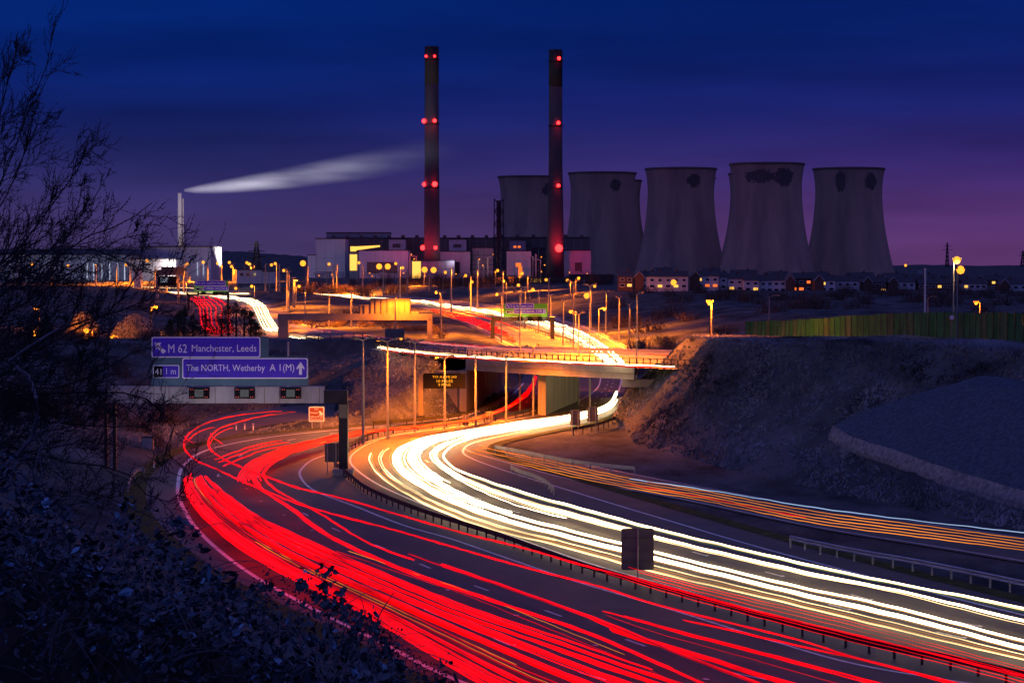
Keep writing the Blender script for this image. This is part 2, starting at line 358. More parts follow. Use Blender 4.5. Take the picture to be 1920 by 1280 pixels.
def height(X, Y):
    X = np.asarray(X, float); Y = np.asarray(Y, float)
    # natural ground
    rt = lerp_tab(Y, [0, 130, 185, 205, 220, 240, 262, 300, 420, 1100, 2500, 9000], [10, 9.9, 10.0, 9.6, 9.2, 8.7, 8.0, 6.6, 6, 5.6, 5, 4])
    lf = lerp_tab(Y, [0, 60, 150, 200, 290, 320, 380, 460, 800, 1100, 1500, 9000], [8, 8, 7.2, 6.6, 6.3, 6.0, 2.5, .4, .6, 4, 5, 4])
    w = np.clip((X / np.maximum(Y, 1) + .04) / .09, 0, 1); w = w * w * (3 - 2 * w)
    nat = lf * (1 - w) + rt * w
    k_ = np.clip((Y - lerp_tab(X, [-5, 5], [72, 92])) / lerp_tab(X, [-5, 5], [30, 44]), 0, 1); nat = nat * k_ * k_ * (3 - 2 * k_) - .3 * (1 - k_)
    amp = np.clip((Y - 60) / 200, .15, 1) * k_
    nat = nat + amp * (.45 * vnoise(X, Y, 17, 1) + .22 * vnoise(X, Y, 6, 2))
    # distances
    d1 = edge_dist(X, Y, [lo, wo[:], toe, roads['join'][0], roads['join'][1]]); i1 = inside(X, Y, join_poly) | inside(X, Y, flat_poly) | inside(X, Y, near_poly) | inside(X, Y, slip_poly) | inside(X, Y, gore_poly)
    d1 = np.where(i1, 0, d1)
    d2 = np.where(inside(X, Y, far_poly) | inside(X, Y, m62_poly), 0, edge_dist(X, Y, [xl, xr, ml, mr_]))
    right = (X > lerp_tab(Y, [60, 150, 200, 230, 300], [0, 0, -8, 0, 9]))
    s1 = np.where(right, .62, lerp_tab(Y, [100, 190, 215], [.4, .33, .17]))
    s1 = np.where(right & (Y > 190) & (Y < 290), lerp_tab(Y, [190, 215, 262, 290], [.62, 1.15, 1.15, .62]), s1)
    s1 = np.where(Y > 300, .5, s1)
    verge = np.where(right, 1.6, 1.2)
    c1 = -.06 + s1 * np.maximum(0, d1 - verge)
    c2 = -.06 + .16 * np.maximum(0, d2 - 1.5)
    z = np.minimum(nat, np.minimum(c1, c2))
    # embankment carrying the roundabout
    dr = np.full(X.shape, 1e9); zr = np.zeros(X.shape)
    for a in (ra, rb, (ra + rb) / 2, ra * .75 + rb * .25, ra * .25 + rb * .75):
        for k in range(len(a)):
            d = np.hypot(X - a[k, 0], Y - a[k, 1]); m = d < dr
            dr = np.where(m, d, dr); zr = np.where(m, a[k, 2], zr)
    dr = np.where(inside(X, Y, rnd_poly), 0, np.maximum(0, dr - 1.0))
    fill = zr - .12 - .3 * dr
    z2 = np.maximum(z, fill)
    # the cutting under the bridge stays open
    cm = -.06 + np.where(X > 9, 1.15, lerp_tab(Y, [238, 252], [.55, 1.8])) * np.maximum(0, np.minimum(d1, np.where(Y < 470, d2, 1e9)) - 1.0)
    near_m = np.minimum(d1, np.where(Y < 470, d2, 1e9))
    z2 = np.where(near_m < 25, np.minimum(z2, cm), z2)
    # camera bank
    bank = np.where(Y < 7, 15.3 - .05 * Y, np.where(Y < 58, 14.95 - (Y - 7) * .30, 0))
    bank = np.maximum(bank, 0)
    z3 = np.maximum(z2, np.where(Y < 62, bank, -9))
    return z3

def gs(a, b, s0, growth, cap=1e9):
    o = [a]; s = s0
    while o[-1] < b:
        o.append(o[-1] + s); s = min(s * growth, cap)
    return o
xs_p = gs(0, 55, .9, 1.0) ; xs_p += gs(xs_p[-1] + 1, 6500, 1.2, 1.09)
xs_n = gs(0, 45, .9, 1.0); xs_n += gs(xs_n[-1] + 1, 6500, 1.2, 1.09)
xs = np.array([-v for v in xs_n[::-1]][:-1] + xs_p)
ys = np.array(gs(-40, 60, 4, 1) + gs(61, 110, 2.0, 1) + gs(111, 300, .9, 1) + gs(301, 9000, 1.3, 1.022, 400))
ys = np.unique(ys)
XX, YY = np.meshgrid(xs, ys)
ZZ = height(XX, YY)
ny, nx = XX.shape
mb = MB(); mb.v = list(zip(XX.ravel().tolist(), YY.ravel().tolist(), ZZ.ravel().tolist()))
idx = np.arange(ny * nx).reshape(ny, nx)
mb.f = np.stack([idx[:-1, :-1].ravel(), idx[:-1, 1:].ravel(), idx[1:, 1:].ravel(), idx[1:, :-1].ravel()], 1).tolist(); mb.m = [0] * len(mb.f)
ground = mb.build('ground', M['earth'], smooth=True); tag(ground, kind='structure')
def hz(x, y):
    """height from the ground grid (bilinear)"""
    i = int(np.clip(np.searchsorted(xs, x) - 1, 0, nx - 2)); j = int(np.clip(np.searchsorted(ys, y) - 1, 0, ny - 2))
    f = (x - xs[i]) / (xs[i + 1] - xs[i]); g = (y - ys[j]) / (ys[j + 1] - ys[j])
    return float(ZZ[j, i] * (1 - f) * (1 - g) + ZZ[j, i + 1] * f * (1 - g) + ZZ[j + 1, i] * (1 - f) * g + ZZ[j + 1, i + 1] * f * g)
def GT(px, py, d0=70, d1=900):          # where the line of sight meets the ground
    r = ray(px, py); d = d0
    while d < d1:
        k = d / r[1]; z = CAMZ + r[2] * k
        if z <= hz(r[0] * k, d): break
        d += .6 if d < 320 else 2
    k = d / r[1]
    return Vector((r[0] * k, d, hz(r[0] * k, d)))
def at(px, d): x = (px - 960) / F * d; return Vector((x, d, hz(x, d)))

# roads
def road(name, nm, z, m):
    A, B = roads[nm]; mb = MB(); k = 6
    rows = [A * (1 - t) + B * t for t in np.linspace(0, 1, k + 1)]
    for r in rows: r[:, 2] += z
    for a, b in zip(rows[:-1], rows[1:]): mb.strip(b, a)
    o = mb.build(name, m); tag(o, kind='structure'); return o
road('motorway_road', 'left', .004, M['asphalt'])
road('motorway_road', 'right', .008, M['asphalt'])
road('joining_slip_road', 'join', .016, M['asphalt'])
road('slip_road', 'slip', .012, M['asphalt'])
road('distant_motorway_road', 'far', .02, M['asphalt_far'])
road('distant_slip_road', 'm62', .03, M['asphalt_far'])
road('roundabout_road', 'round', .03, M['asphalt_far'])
mb = MB(); WE_w, WO_w = roads['right']; LE_w = roads['left'][1]
# paved central reserve between the two carriageways
cr_a = resample(world(LE), 120); cr_b = resample(world(WE), 120)
for arr in (cr_a, cr_b): arr[:, 2] = -.002
mb.strip(cr_b, cr_a)
tag(mb.build('central_reserve_path', M['asphalt']), kind='structure')
# verges
def offset_strip(edge, w0, w1, z, sgn):
    d = np.gradient(edge[:, :2], axis=0); d /= np.linalg.norm(d, axis=1)[:, None] + 1e-9
    nrm = np.stack([-d[:, 1], d[:, 0]], 1) * sgn
    a = np.c_[edge[:, :2] + nrm * w0, np.full(len(edge), z)]; b = np.c_[edge[:, :2] + nrm * w1, np.full(len(edge), z)]
    return a, b
mb = MB()
a, b = offset_strip(lo[:130], -.6, 1.0, .03, 1); mb.strip(a, b)
vg = mb.build('verge_ground', M['verge']); tag(vg, kind='structure')
mb = MB(); a, b = offset_strip(wo[:100], .1, -1.2, .03, 1); mb.strip(b, a)
tag(mb.build('verge_ground', M['verge']), kind='structure')

# painted lines
mbp = MB()
def line(pl, w, z=.02, dash=None):
    a = resample(pl, 500)
    L = np.r_[0, np.cumsum(np.linalg.norm(np.diff(a[:, :2], axis=0), axis=1))]
    d = np.gradient(a[:, :2], axis=0); d /= np.linalg.norm(d, axis=1)[:, None] + 1e-9
    nrm = np.stack([-d[:, 1], d[:, 0]], 1) * w / 2
    A = np.c_[a[:, :2] + nrm, a[:, 2] + z]; B = np.c_[a[:, :2] - nrm, a[:, 2] + z]
    if not dash: mbp.strip(B, A); return
    s = 0
    while s < L[-1]:
        t = np.linspace(s, min(s + dash[0], L[-1]), 4)
        fa = np.stack([np.interp(t, L, A[:, j]) for j in range(3)], 1); fb = np.stack([np.interp(t, L, B[:, j]) for j in range(3)], 1)
        mbp.strip(fb, fa); s += dash[0] + dash[1]
EL = [(1120, 1345), (870, 1280), (700, 1197), (560, 1127), (450, 1062), (372, 995), (338, 940), (334, 905), (345, 872), (385, 845), (470, 825), (570, 812), (690, 801), (780, 794),
      (862, 782), (925, 760), (960, 740), (982, 718)]
line(world(EL), .28)
line([tuple(v) for v in (roads['left'][1] * .97 + roads['left'][0] * .03)], .2, .024)
line([tuple(v) for v in (roads['right'][0] * .96 + roads['right'][1] * .04)], .2, .028)
line([tuple(v) for v in (roads['right'][0] * .18 + roads['right'][1] * .82)], .22, .028)
for u in (.33, .52): line([tuple(v) for v in (roads['right'][0] * (1 - u) + roads['right'][1] * u)], .15, .028, (2, 7))
eli = resample(world(EL), 160)
for u in (.30, .62): line([tuple(v) for v in (eli * (1 - u) + roads['left'][1] * u)], .15, .024, (2, 7))
line([tuple(v) for v in (roads['slip'][0] * .94 + roads['slip'][1] * .06)], .15, .03)
line([tuple(v) for v in (roads['slip'][1] * .94 + roads['slip'][0] * .06)], .15, .03)
for u in (.06, .94): line([tuple(v) for v in (xl_ * (1 - u) + xr_ * u) ] if False else [tuple(v) for v in (roads['far'][0] * (1 - u) + roads['far'][1] * u)], .3, .04)
for u in (.05, .97): line([tuple(v) for v in (roads['round'][0] * (1 - u) + roads['round'][1] * u)], .25, .05)
for u in (.31, .5): line([tuple(v) for v in (eli * (1 - u - .005) + roads['left'][1] * (u + .005))], .22, .03, (.3, 8.7))
for u in (.335, .525): line([tuple(v) for v in (roads['right'][0] * (1 - u) + roads['right'][1] * u)], .22, .034, (.3, 8.7))
tag(mbp.build('road_marking', M['paint']), kind='structure')

# far hills
for (pts, d, dep, hm) in (([(-400, 470), (0, 468), (120, 466), (260, 468), (420, 470), (560, 480), (640, 490), (700, 497)], 5200, 900, 'a'),
                          ([(1560, 496), (1640, 498), (1740, 497), (1850, 499), (2000, 496), (2300, 494)], 6000, 900, 'b')):
    a = resample(pts, 120); mb = MB()
    top = [P(p[0], p[1] + 1.2 * vnoise(np.array(p[0]), np.array(0.), 9, 3) + .8 * vnoise(np.array(p[0]), np.array(0.), 4, 5), d) for p in a]
    base = [(t[0], d - dep, 3.0) for t in top]; back = [(t[0], d + dep * 2, 3.0) for t in top]
    mid = [(t[0], d - dep * .4, 3 + (t[2] - 3) * .75) for t in top]
    mb.strip(base, mid); mb.strip(mid, top); mb.strip(top, back)
    tag(mb.build('hills', M['earth'], smooth=True), kind='structure')

# graded soil bank on the right slope
def soil():
    low = [(1562, 818), (1600, 838), (1680, 868), (1760, 896), (1840, 922), (1920, 945), (2000, 968)]
    up = [(1566, 812), (1625, 782), (1700, 752), (1790, 722), (1850, 709), (1920, 722), (2000, 734)]
    a = resample([tuple(GT(*p)) for p in low], 40); b = resample([tuple(GT(*p)) for p in up], 40)
    n = 24; mb = MB(); rows = []
    for i in range(n + 1):
        t = i / n; r = a * (1 - t) + b * t
        zg = np.array([hz(x, y) for x, y in r[:, :2]])
        lift = .75 * min(1, (1 - t) * 5 + .12)
        r[:, 2] = np.maximum(zg + .12, r[:, 2] + lift) + .04 * vnoise(r[:, 0], r[:, 1], 1.1, 4); rows.append(r)
    for i in range(n): mb.strip(rows[i + 1], rows[i])
    o = mb.build('graded_soil_ground', M['spoil'], smooth=True); tag(o, kind='structure')
    mb = MB(); f = rows[0].copy(); g = f.copy(); g[:, 1] -= .5; g[:, 0] -= .5; g[:, 2] = [hz(x, y) - .3 for x, y in g[:, :2]]
    h = f * .5 + g * .5; h[:, :2] -= (.12 + .16 * vnoise(h[:, 0], h[:, 1], .9, 12))[:, None]; g[:, 2] += .25 * vnoise(g[:, 0], g[:, 1], 1.4, 15)
    mb.strip(f, h); mb.strip(h, g)
    tag(mb.build('graded_soil_edge_ground', M['spoil_edge'], smooth=True), kind='structure')
soil()

# ------------------------------------------------------------------ bridge
def deck():
    t = thing('road_bridge', (6, 250, 0), 'low concrete road bridge carrying the roundabout over the motorway', 'bridge')
    t.location = (0, 0, 0)
    A = ra.copy(); B = rb.copy()
    pxa = 960 + A[:, 0] / A[:, 1] * F; pxb = 960 + B[:, 0] / B[:, 1] * F
    a = resample([tuple(p) for p in A[(pxa > 855) & (pxa < 1190)]], 30); b = resample([tuple(p) for p in B[(pxb > 865) & (pxb < 1195)]], 30)
    mb = MB(); zt, zb = 5.98, 4.75
    T = lambda arr, z: [(p[0], p[1], z) for p in arr]
    mb.strip(T(a, zt), T(b, zt)); mb.strip(T(b, zb), T(a, zb)); mb.strip(T(a, zb), T(a, zt)); mb.strip(T(b, zt), T(b, zb))
    mb.build('deck', M['concrete'], t)
    mb = MB(); a2 = a.copy(); a2[:, 1] -= .35
    mb.strip(T(a2, 5.45), T(a2, 6.25)); mb.strip(T(a2, 6.25), T(a, 6.25)); mb.strip(T(a, 5.45), T(a2, 5.45)); mb.strip(T(a, 6.25), T(a, 5.99))
    mb.build('edge_beam', M['concrete'], t)
    mb = MB(); p0 = G(1016, 778); p1 = G(1078, 750)
    def wall(p0, p1, th, z1, m, name, z0=-.5):
        d = (Vector(p1) - Vector(p0)); d.z = 0; n = Vector((-d.y, d.x, 0)).normalized() * th / 2
        q = [Vector(p0) - n, Vector(p1) - n, Vector(p1) + n, Vector(p0) + n]
        mb = MB(); mb.add([(v.x, v.y, z0) for v in q] + [(v.x, v.y, z1) for v in q], [(0, 3, 2, 1), (4, 5, 6, 7), (0, 1, 5, 4), (1, 2, 6, 5), (2, 3, 7, 6), (3, 0, 4, 7)])
        return mb.build(name, m, t)
    wall(p0, p1, .9, 4.74, M['concrete'], 'pier')
    wall(G(868, 772), G(936, 733), .8, 4.74, M['concrete'], 'abutment')
    w0 = G(870, 771); w1 = w0 + Vector((-3.4, -.5, 0))
    mb = MB(); th = Vector((0, .5, 0))
    q = [(w0.x, w0.y, -.3), (w0.x, w0.y, 4.7), (w1.x, w1.y, 4.7), (w1.x, w1.y, 2.2)]
    q2 = [(x, y + .5, z) for x, y, z in q]
    mb.add(q + q2, [(0, 1, 2, 3)[::-1], (4, 5, 6, 7), (0, 4, 5, 1), (1, 5, 6, 2), (2, 6, 7, 3), (3, 7, 4, 0)])
    for k in range(14):
        x = w1.x + (w0.x - w1.x) * (k + .5) / 14; y = w1.y + (w0.y - w1.y) * (k + .5) / 14
        zb_ = 2.2 - (2.5) * (k + .5) / 14
        mb.box(x - .07, x + .07, y - .06, y - .003, zb_, 4.69)
    mb.build('wing_wall', M['concrete'], t)
    r0 = G(1163, 716, 4.2)
    mb = MB(); mb.box(r0.x, r0.x + 4, 232, 233.2, 3.9, 4.74); mb.build('abutment', M['concrete'], t)
    # railing
    rail = thing('bridge_railing', (0, 0, 0), 'dark steel post and rail parapet along the near edge of the bridge', 'railing')
    al = resample([tuple(p) for p in A[(pxa > 745) & (pxa < 1300)]], 200); al[:, 1] -= .18
    L = np.r_[0, np.cumsum(np.linalg.norm(np.diff(al[:, :2], axis=0), axis=1))]
    n = int(L[-1] / .95)
    for i in range(n + 1):
        s = i * L[-1] / n; x = np.interp(s, L, al[:, 0]); y = np.interp(s, L, al[:, 1]); z = 6.25
        mb = MB().box(x - .06, x + .06, y - .06, y + .06, z - .3, z + .78); mb.build('post', M['dark_metal'], rail)
    for zz_ in (.32, .8):
        pts = [(p[0], p[1], 6.25 + zz_) for p in al[::6]]
        MB().tube(pts, .05, 4).build('rail', M['dark_metal'], rail)
deck()
# fence on crest beside the ramp
def post_fence(pts, step, h, label, name='post_and_rail_fence', m=None, cat='fence'):
    m = m or M['dark_metal']
    t = thing(name, (0, 0, 0), label, cat)
    a = resample(pts, 100); L = np.r_[0, np.cumsum(np.linalg.norm(np.diff(a, axis=0), axis=1))]
    n = min(90, max(2, int(L[-1] / step)))
    for i in range(n + 1):
        s = i * L[-1] / n; x, y, z = [np.interp(s, L, a[:, j]) for j in range(3)]
        MB().box(x - .06, x + .06, y - .06, y + .06, z - .4, z + h).build('post', m, t)
    for f in (.5, .95): MB().tube([(p[0], p[1], p[2] + h * f) for p in a[::4]], .05, 4).build('rail', m, t)
    return t
post_fence([tuple(GT(px, py)) for px, py in ((575, 643), (620, 645), (665, 647), (700, 655), (740, 662))], 1.6, 1.1, 'dark post and rail fence on the bank crest behind the gantry')

# ------------------------------------------------------------------ crash barriers
def barrier(pl, label, z=.0, post_step=2.4, side=1, h=.62, m=None, name='crash_barrier', box=True, group=None):
    t = thing(name, (0, 0, 0), label, 'crash barrier', group)
    m = m or M['galv']
    a = resample(pl, max(30, len(pl) * 14)); L = np.r_[0, np.cumsum(np.linalg.norm(np.diff(a[:, :2], axis=0), axis=1))]
    d = np.gradient(a[:, :2], axis=0); d /= np.linalg.norm(d, axis=1)[:, None] + 1e-9
    nrm = np.stack([-d[:, 1], d[:, 0]], 1) * side
    mb = MB()
    prof = [(0, h + .15), (.07, h + .1), (.02, h), (.07, h - .1), (0, h - .15)]
    rows = [np.c_[a[:, :2] + nrm * o, a[:, 2] + hh] for o, hh in prof]
    for r0, r1 in zip(rows[:-1], rows[1:]): mb.strip(r0, r1)
    rows2 = [np.c_[a[:, :2] - nrm * .03, a[:, 2] + hh] for hh in (h + .15, h - .15)]
    mb.strip(rows2[1], rows2[0]); mb.strip(rows[0], rows2[0]); mb.strip(rows2[1], rows[-1])
    mb.build('rail', m, t)
    n = min(96, max(2, int(L[-1] / post_step)))
    for i in range(n + 1):
        s = i * L[-1] / n; x, y, z0 = [np.interp(s, L, a[:, j]) for j in range(3)]
        MB().box(x - .05, x + .05, y - .05, y + .05, z0 - .1, z0 + h + .1).build('post', m, t)
    return t
barrier(world([(1990, 1305), (1920, 1287), (1783, 1256), (1655, 1230), (1484, 1188), (1356, 1150), (1271, 1126), (1100, 1077), (950, 1022), (861, 993), (772, 963), (691, 928), (655, 900), (628, 878)]),
        'long dark central barrier with regular posts between red and white traffic', m=M['dark_metal'], side=-1, post_step=1.6, h=.5)
barrier(world([(640, 862), (658, 845), (692, 826), (745, 811), (860, 798), (960, 785), (1018, 773)]), 'curving steel barrier below the lamp columns at the inside of the white bend', m=M['dark_metal'])
barrier(world([(1482, 1027), (1540, 1040), (1620, 1056), (1700, 1070), (1800, 1090), (1920, 1116), (2050, 1145)]), 'steel guard rail on slender posts starting beside the white traffic verge', side=-1, post_step=1.6)
barrier(world([(958, 885), (975, 894), (1000, 902), (1025, 914), (1038, 928)]), 'short pale curved barrier alone on the verge inside the bend', h=.45, post_step=2)
barrier(world([(928, 850), (990, 862), (1060, 876), (1130, 886), (1190, 892)]), 'low faint barrier at the foot of the dark hillside beside amber trails', m=M['galv'])
barrier(world([(1075, 815), (1120, 806), (1165, 790)]), 'short barrier behind the two sign boards near the bridge', m=M['dark_metal'])
barrier([tuple(GT(*p)) for p in ((240, 925), (246, 908), (258, 896), (270, 894))], 'short curved barrier end on the grass beside the branches', m=M['galv'])
barrier(world([(860, 800), (905, 790), (955, 783)]) if False else world([(700, 803), (800, 795), (875, 785), (930, 764), (962, 741)]), 'barrier on the outer verge running under the bridge beside red trails', m=M['dark_metal'], side=1)
barrier(world([(1170, 662), (1120, 645), (1080, 632), (1035, 613), (985, 596), (940, 584)]), 'central barrier of the distant motorway beyond the bridge', m=M['dark_metal'], post_step=5) if False else None
barrier(world([(1115, 655), (1060, 640), (1010, 625), (960, 608), (920, 596), (860, 583), (780, 570)]), 'central barrier dividing the distant motorway beyond the bridge', m=M['dark_metal'], post_step=6, h=.8)

# ------------------------------------------------------------------ light trails
trail_n = {}
def trails(curves, z, specs, label, group, nseg=240, wig=.00045, name='light_trail'):
    """curves: outlines of the traffic stream; spec: (u across the stream, s0, s1, radius, material key, z offset)"""
    n = nseg
    W_ = [resample(world(c, z), n) if (len(c) != len(curves[0])) else catmull(world(c, z), n) for c in curves]
    for i, sp in enumerate(sorted(specs, key=lambda q: q[0])):
        u, s0, s1, rad, mk = sp[:5]; dz = sp[5] if len(sp) > 5 else 0
        k = min(int(u), len(curves) - 2); f = u - k
        a = W_[k] * (1 - f) + W_[k + 1] * f
        a = a[int(s0 * (n - 1)):int(s1 * (n - 1)) + 1]
        L = np.r_[0, np.cumsum(np.linalg.norm(np.diff(a, axis=0), axis=1))]
        # resample so that the step follows the distance
        s = 0; ss = [0]
        while s < L[-1]:
            y = np.interp(s, L, a[:, 1]); s += max(.45, y * .006); ss.append(min(s, L[-1]))
        ss = np.array(ss); p = np.stack([np.interp(ss, L, a[:, j]) for j in range(3)], 1)
        ph = NR.rand(4) * 1.2; yy = p[:, 1]
        t = ss / np.maximum(.5, yy * .010)
        w = np.clip(yy / 170, .35, 1) * (np.sin(t * 1.7 + ph[0]) + .7 * np.sin(t * 2.9 + ph[1]) + .4 * np.sin(t * .7 + ph[2])) * wig * yy * .27
        p[:, 2] += w + dz
        rr = rad * (1 + .15 * np.sin(t * .45 + ph[3] * 5)) * np.clip(yy / 178, .3, 1.02) ** (1.35 if 'headlight' in group else .85)
        if len(p) > 4: rr[0] *= .5; rr[-1] *= .5
        o = MB().tube([tuple(v) for v in p], list(rr), 5).build(name, M[mk], smooth=False)
        g = trail_n.get(group, 0); trail_n[group] = g + 1
        col = {'l_white': 'white', 'l_cream': 'cream', 'l_gold': 'gold', 'l_red': 'bright red', 'l_deep': 'dim red', 'l_amber': 'amber', 'l_blue': 'blue', 'l_pink': 'pink', 'l_green': 'green'}[mk]
        tag(o, label.format(col=col, n=ORD[min(i, len(ORD) - 1)]), 'light trail', group)

C0 = [(2260, 1322), (1935, 1240), (1790, 1206), (1632, 1168), (1476, 1130), (1228, 1072), (1053, 1024), (907, 987), (800, 945), (722, 900), (697, 872), (693, 855), (706, 840), (745, 822), (830, 808), (960, 795), (1080, 779), (1135, 762), (1156, 736)]
C1 = [(2260, 1300), (1935, 1220), (1790, 1182), (1632, 1143), (1476, 1108), (1228, 1047), (1053, 1003), (935, 972), (830, 932), (762, 893), (741, 868), (745, 845), (775, 828), (830, 815), (900, 803), (990, 789), (1080, 776), (1137, 760), (1156, 735)]
C2 = [(2260, 1256), (1935, 1182), (1790, 1145), (1640, 1106), (1476, 1075), (1228, 1016), (1070, 975), (960, 945), (880, 910), (830, 880), (806, 856), (815, 840), (845, 826), (900, 812), (960, 801), (1030, 790), (1095, 777), (1142, 760), (1158, 737)]
C3 = [(2260, 1212), (1935, 1143), (1830, 1120), (1720, 1100), (1527, 1060), (1228, 990), (1100, 955), (1000, 928), (890, 893), (848, 874), (832, 856), (842, 840), (880, 822), (935, 811), (990, 802), (1050, 792), (1105, 780), (1147, 763), (1160, 741)]
ws = [(0, .0, .62, .07, 'l_cream'), (.10, .0, .60, .035, 'l_gold'), (.46, 0, .63, .05, 'l_cream'), (.26, .0, .5, .022, 'l_amber'), (.36, .3, .62, .04, 'l_cream')]
for u, r_ in ((.94, .07), (1.07, .13), (1.40, .12)): ws.append((u, 0, 1, r_, 'l_white'))
for u, r_ in ((1.30, .035), (.80, .03)): ws.append((u, 0, .8, r_, 'l_gold'))
for u in (1.0, 1.14, 1.2, 1.27, 1.47, 1.54, 1.61, 1.70): ws.append((u, R.uniform(.34, .50), 1, R.uniform(.045, .08), R.choice(['l_white', 'l_white', 'l_cream'])))
ws += [(2.05, .3, .98, .05, 'l_white'), (2.20, .0, .9, .04, 'l_cream'), (2.38, 0, .96, .13, 'l_white'), (2.52, .25, .95, .06, 'l_cream'), (2.80, .0, .42, .025, 'l_green'),
       (2.90, .0, .43, .05, 'l_cream'), (3.0, 0, .98, .075, 'l_white')]
ws = [(q[0], (q[1] * 17 + 1) / 18 if q[1] else 0, (q[2] * 17 + 1) / 18) + tuple(q[3:]) for q in ws]
trails([C0, C1, C2, C3], .65, ws, '{col} headlight trail sweeping round the white bend, {n} from the central barrier', 'headlight trails on the near carriageway', 330)

R0 = [(1040, 1345), (907, 1283), (861, 1258), (677, 1148), (560, 1090), (507, 1063), (429, 1012), (371, 958), (347, 920), (342, 897), (351, 882)]
R1 = [(1470, 1345), (1240, 1274), (1100, 1225), (871, 1148), (702, 1078), (639, 1050), (566, 1018), (488, 980), (425, 935), (398, 912), (386, 902)]
rs = []
for u, r_ in ((0, .07), (.03, .13), (.055, .06), (.10, .16), (.125, .08), (.18, .05), (.215, .14), (.235, .07), (.29, .10), (.31, .05)): rs.append((u, 0, R.uniform(.80, 1), r_, R.choice(['l_red', 'l_red', 'l_red', 'l_deep']), R.uniform(-.15, .35)))
for u, r_ in ((.46, .06), (.50, .15), (.53, .07), (.575, .17), (.60, .06), (.66, .05), (.69, .14), (.715, .16), (.76, .06), (.83, .14), (.86, .05), (.93, .07), (.955, .13), (1.0, .05)): rs.append((u, R.choice([0, 0, .1]), R.uniform(.8, 1), r_, 'l_red', R.uniform(-.15, .5)))
rs += [(.36, 0, .6, .02, 'l_amber'), (.42, .2, .95, .025, 'l_amber'), (.34, 0, .9, .04, 'l_deep'), (.78, .6, .95, .03, 'l_amber')]
trails([R0, R1], .85, rs, '{col} tail light trail in the nearside red bundle, {n} from the verge', 'tail light trails nearest the verge', 260)

# stream from under the bridge round the bend into the middle lanes
B0 = [(1460, 1345), (1240, 1247), (1091, 1183), (914, 1124), (737, 1062), (606, 1000), (540, 950), (495, 922), (474, 900), (476, 878), (505, 855), (560, 838), (620, 822), (680, 808), (780, 798), (870, 787), (907, 778), (945, 764), (975, 745), (995, 722), (1003, 705)]
B1 = [(1560, 1345), (1300, 1247), (1140, 1180), (956, 1112), (825, 1066), (691, 1017), (600, 962), (530, 925), (500, 902), (498, 882), (525, 860), (572, 842), (625, 826), (685, 812), (790, 801), (878, 789), (917, 779), (955, 764), (983, 746), (1001, 724), (1007, 706)]
bs = [(0, 0, 1, .07, 'l_red'), (.05, 0, .9, .055, 'l_red'), (.10, .02, 1, .05, 'l_red'), (.16, .05, .8, .05, 'l_red'), (.3, .38, 1, .06, 'l_red'), (.45, .42, 1, .07, 'l_red'), (.6, .4, 1, .06, 'l_red'), (.85, .42, .96, .05, 'l_red'),
      (1, .22, 1, .07, 'l_red'), (.95, .0, .2, .12, 'l_red', .3), (.88, .0, .22, .06, 'l_deep', .3), (.7, .58, .9, .035, 'l_amber')]
trails([B0, B1], .85, bs, '{col} tail light trail from bridge to middle lane, {n} from the verge', 'tail light trails through the bend', 300)
# bundle cutting the corner at the foot of the gantry
K0 = [(680, 806), (625, 816), (562, 831), (512, 846), (470, 866), (450, 887), (446, 904)]
K1 = [(690, 812), (640, 822), (580, 838), (530, 854), (492, 873), (470, 893), (465, 908)]
trails([K0, K1], .85, [(u, 0, R.uniform(.9, 1), .075, 'l_red') for u in (0, .25, .5, .75, 1)], '{col} tail light trail hooking inside the bend beside the gantry leg, {n} outward', 'tail light trails by the gantry leg', 90)
K2 = [(528, 826), (490, 832), (445, 845), (402, 862)]; K3 = [(560, 833), (500, 842), (455, 858), (418, 874)]
trails([K2, K3], .85, [(u, 0, 1, .06, 'l_red') for u in (0, .45, 1)], '{col} short tail light streak crossing behind the loops, {n} of three', 'short crossing tail light streaks', 50)
# loops joining from the slip
L0a = [(528, 771), (462, 776), (400, 788), (362, 806), (347, 822), (346, 842), (368, 863), (405, 879), (445, 898), (500, 921), (560, 945), (640, 968), (737, 993), (914, 1044), (1020, 1073), (1126, 1100), (1240, 1136), (1484, 1196), (1604, 1233), (1760, 1272), (1990, 1330)]
L1a = [(554, 772), (487, 781), (425, 798), (402, 811), (392, 826), (396, 842), (415, 857), (450, 874), (500, 893), (560, 914), (620, 928), (666, 940), (772, 971), (879, 1001), (985, 1027), (1091, 1058), (1240, 1096), (1400, 1140), (1600, 1188), (1800, 1236), (1990, 1284)]
trails([L0a, L1a], .95, [(0, 0, 1, .05, 'l_red'), (.04, .05, .98, .035, 'l_red')], '{col} tail light trail looping in from the far slip on the outside, {n} strand', 'outer loop tail light trails', 420)
trails([L1a, L0a], .95, [(0, 0, 1, .045, 'l_red'), (.05, .03, 1, .03, 'l_red')], '{col} tail light trail looping in from the far slip on the inside, {n} strand', 'inner loop tail light trails', 420)
trails([[(402, 801), (378, 807), (360, 818), (348, 832)], [(437, 802), (415, 809), (401, 820), (394, 832)]], .95, [(0, 0, 1, .045, 'l_red'), (1, 0, 1, .045, 'l_red')], '{col} short tail light branch meeting the loop, {n} of two', 'short branches of the loops', 30)
trails([[(346, 818), (352, 824), (364, 831)], [(394, 812), (402, 822), (418, 831)]], .95, [(0, 0, 1, .04, 'l_red'), (1, 0, 1, .04, 'l_red')], '{col} tiny tail light hook crossing the loop top, {n} of two', 'tiny hooks on the loops', 20)
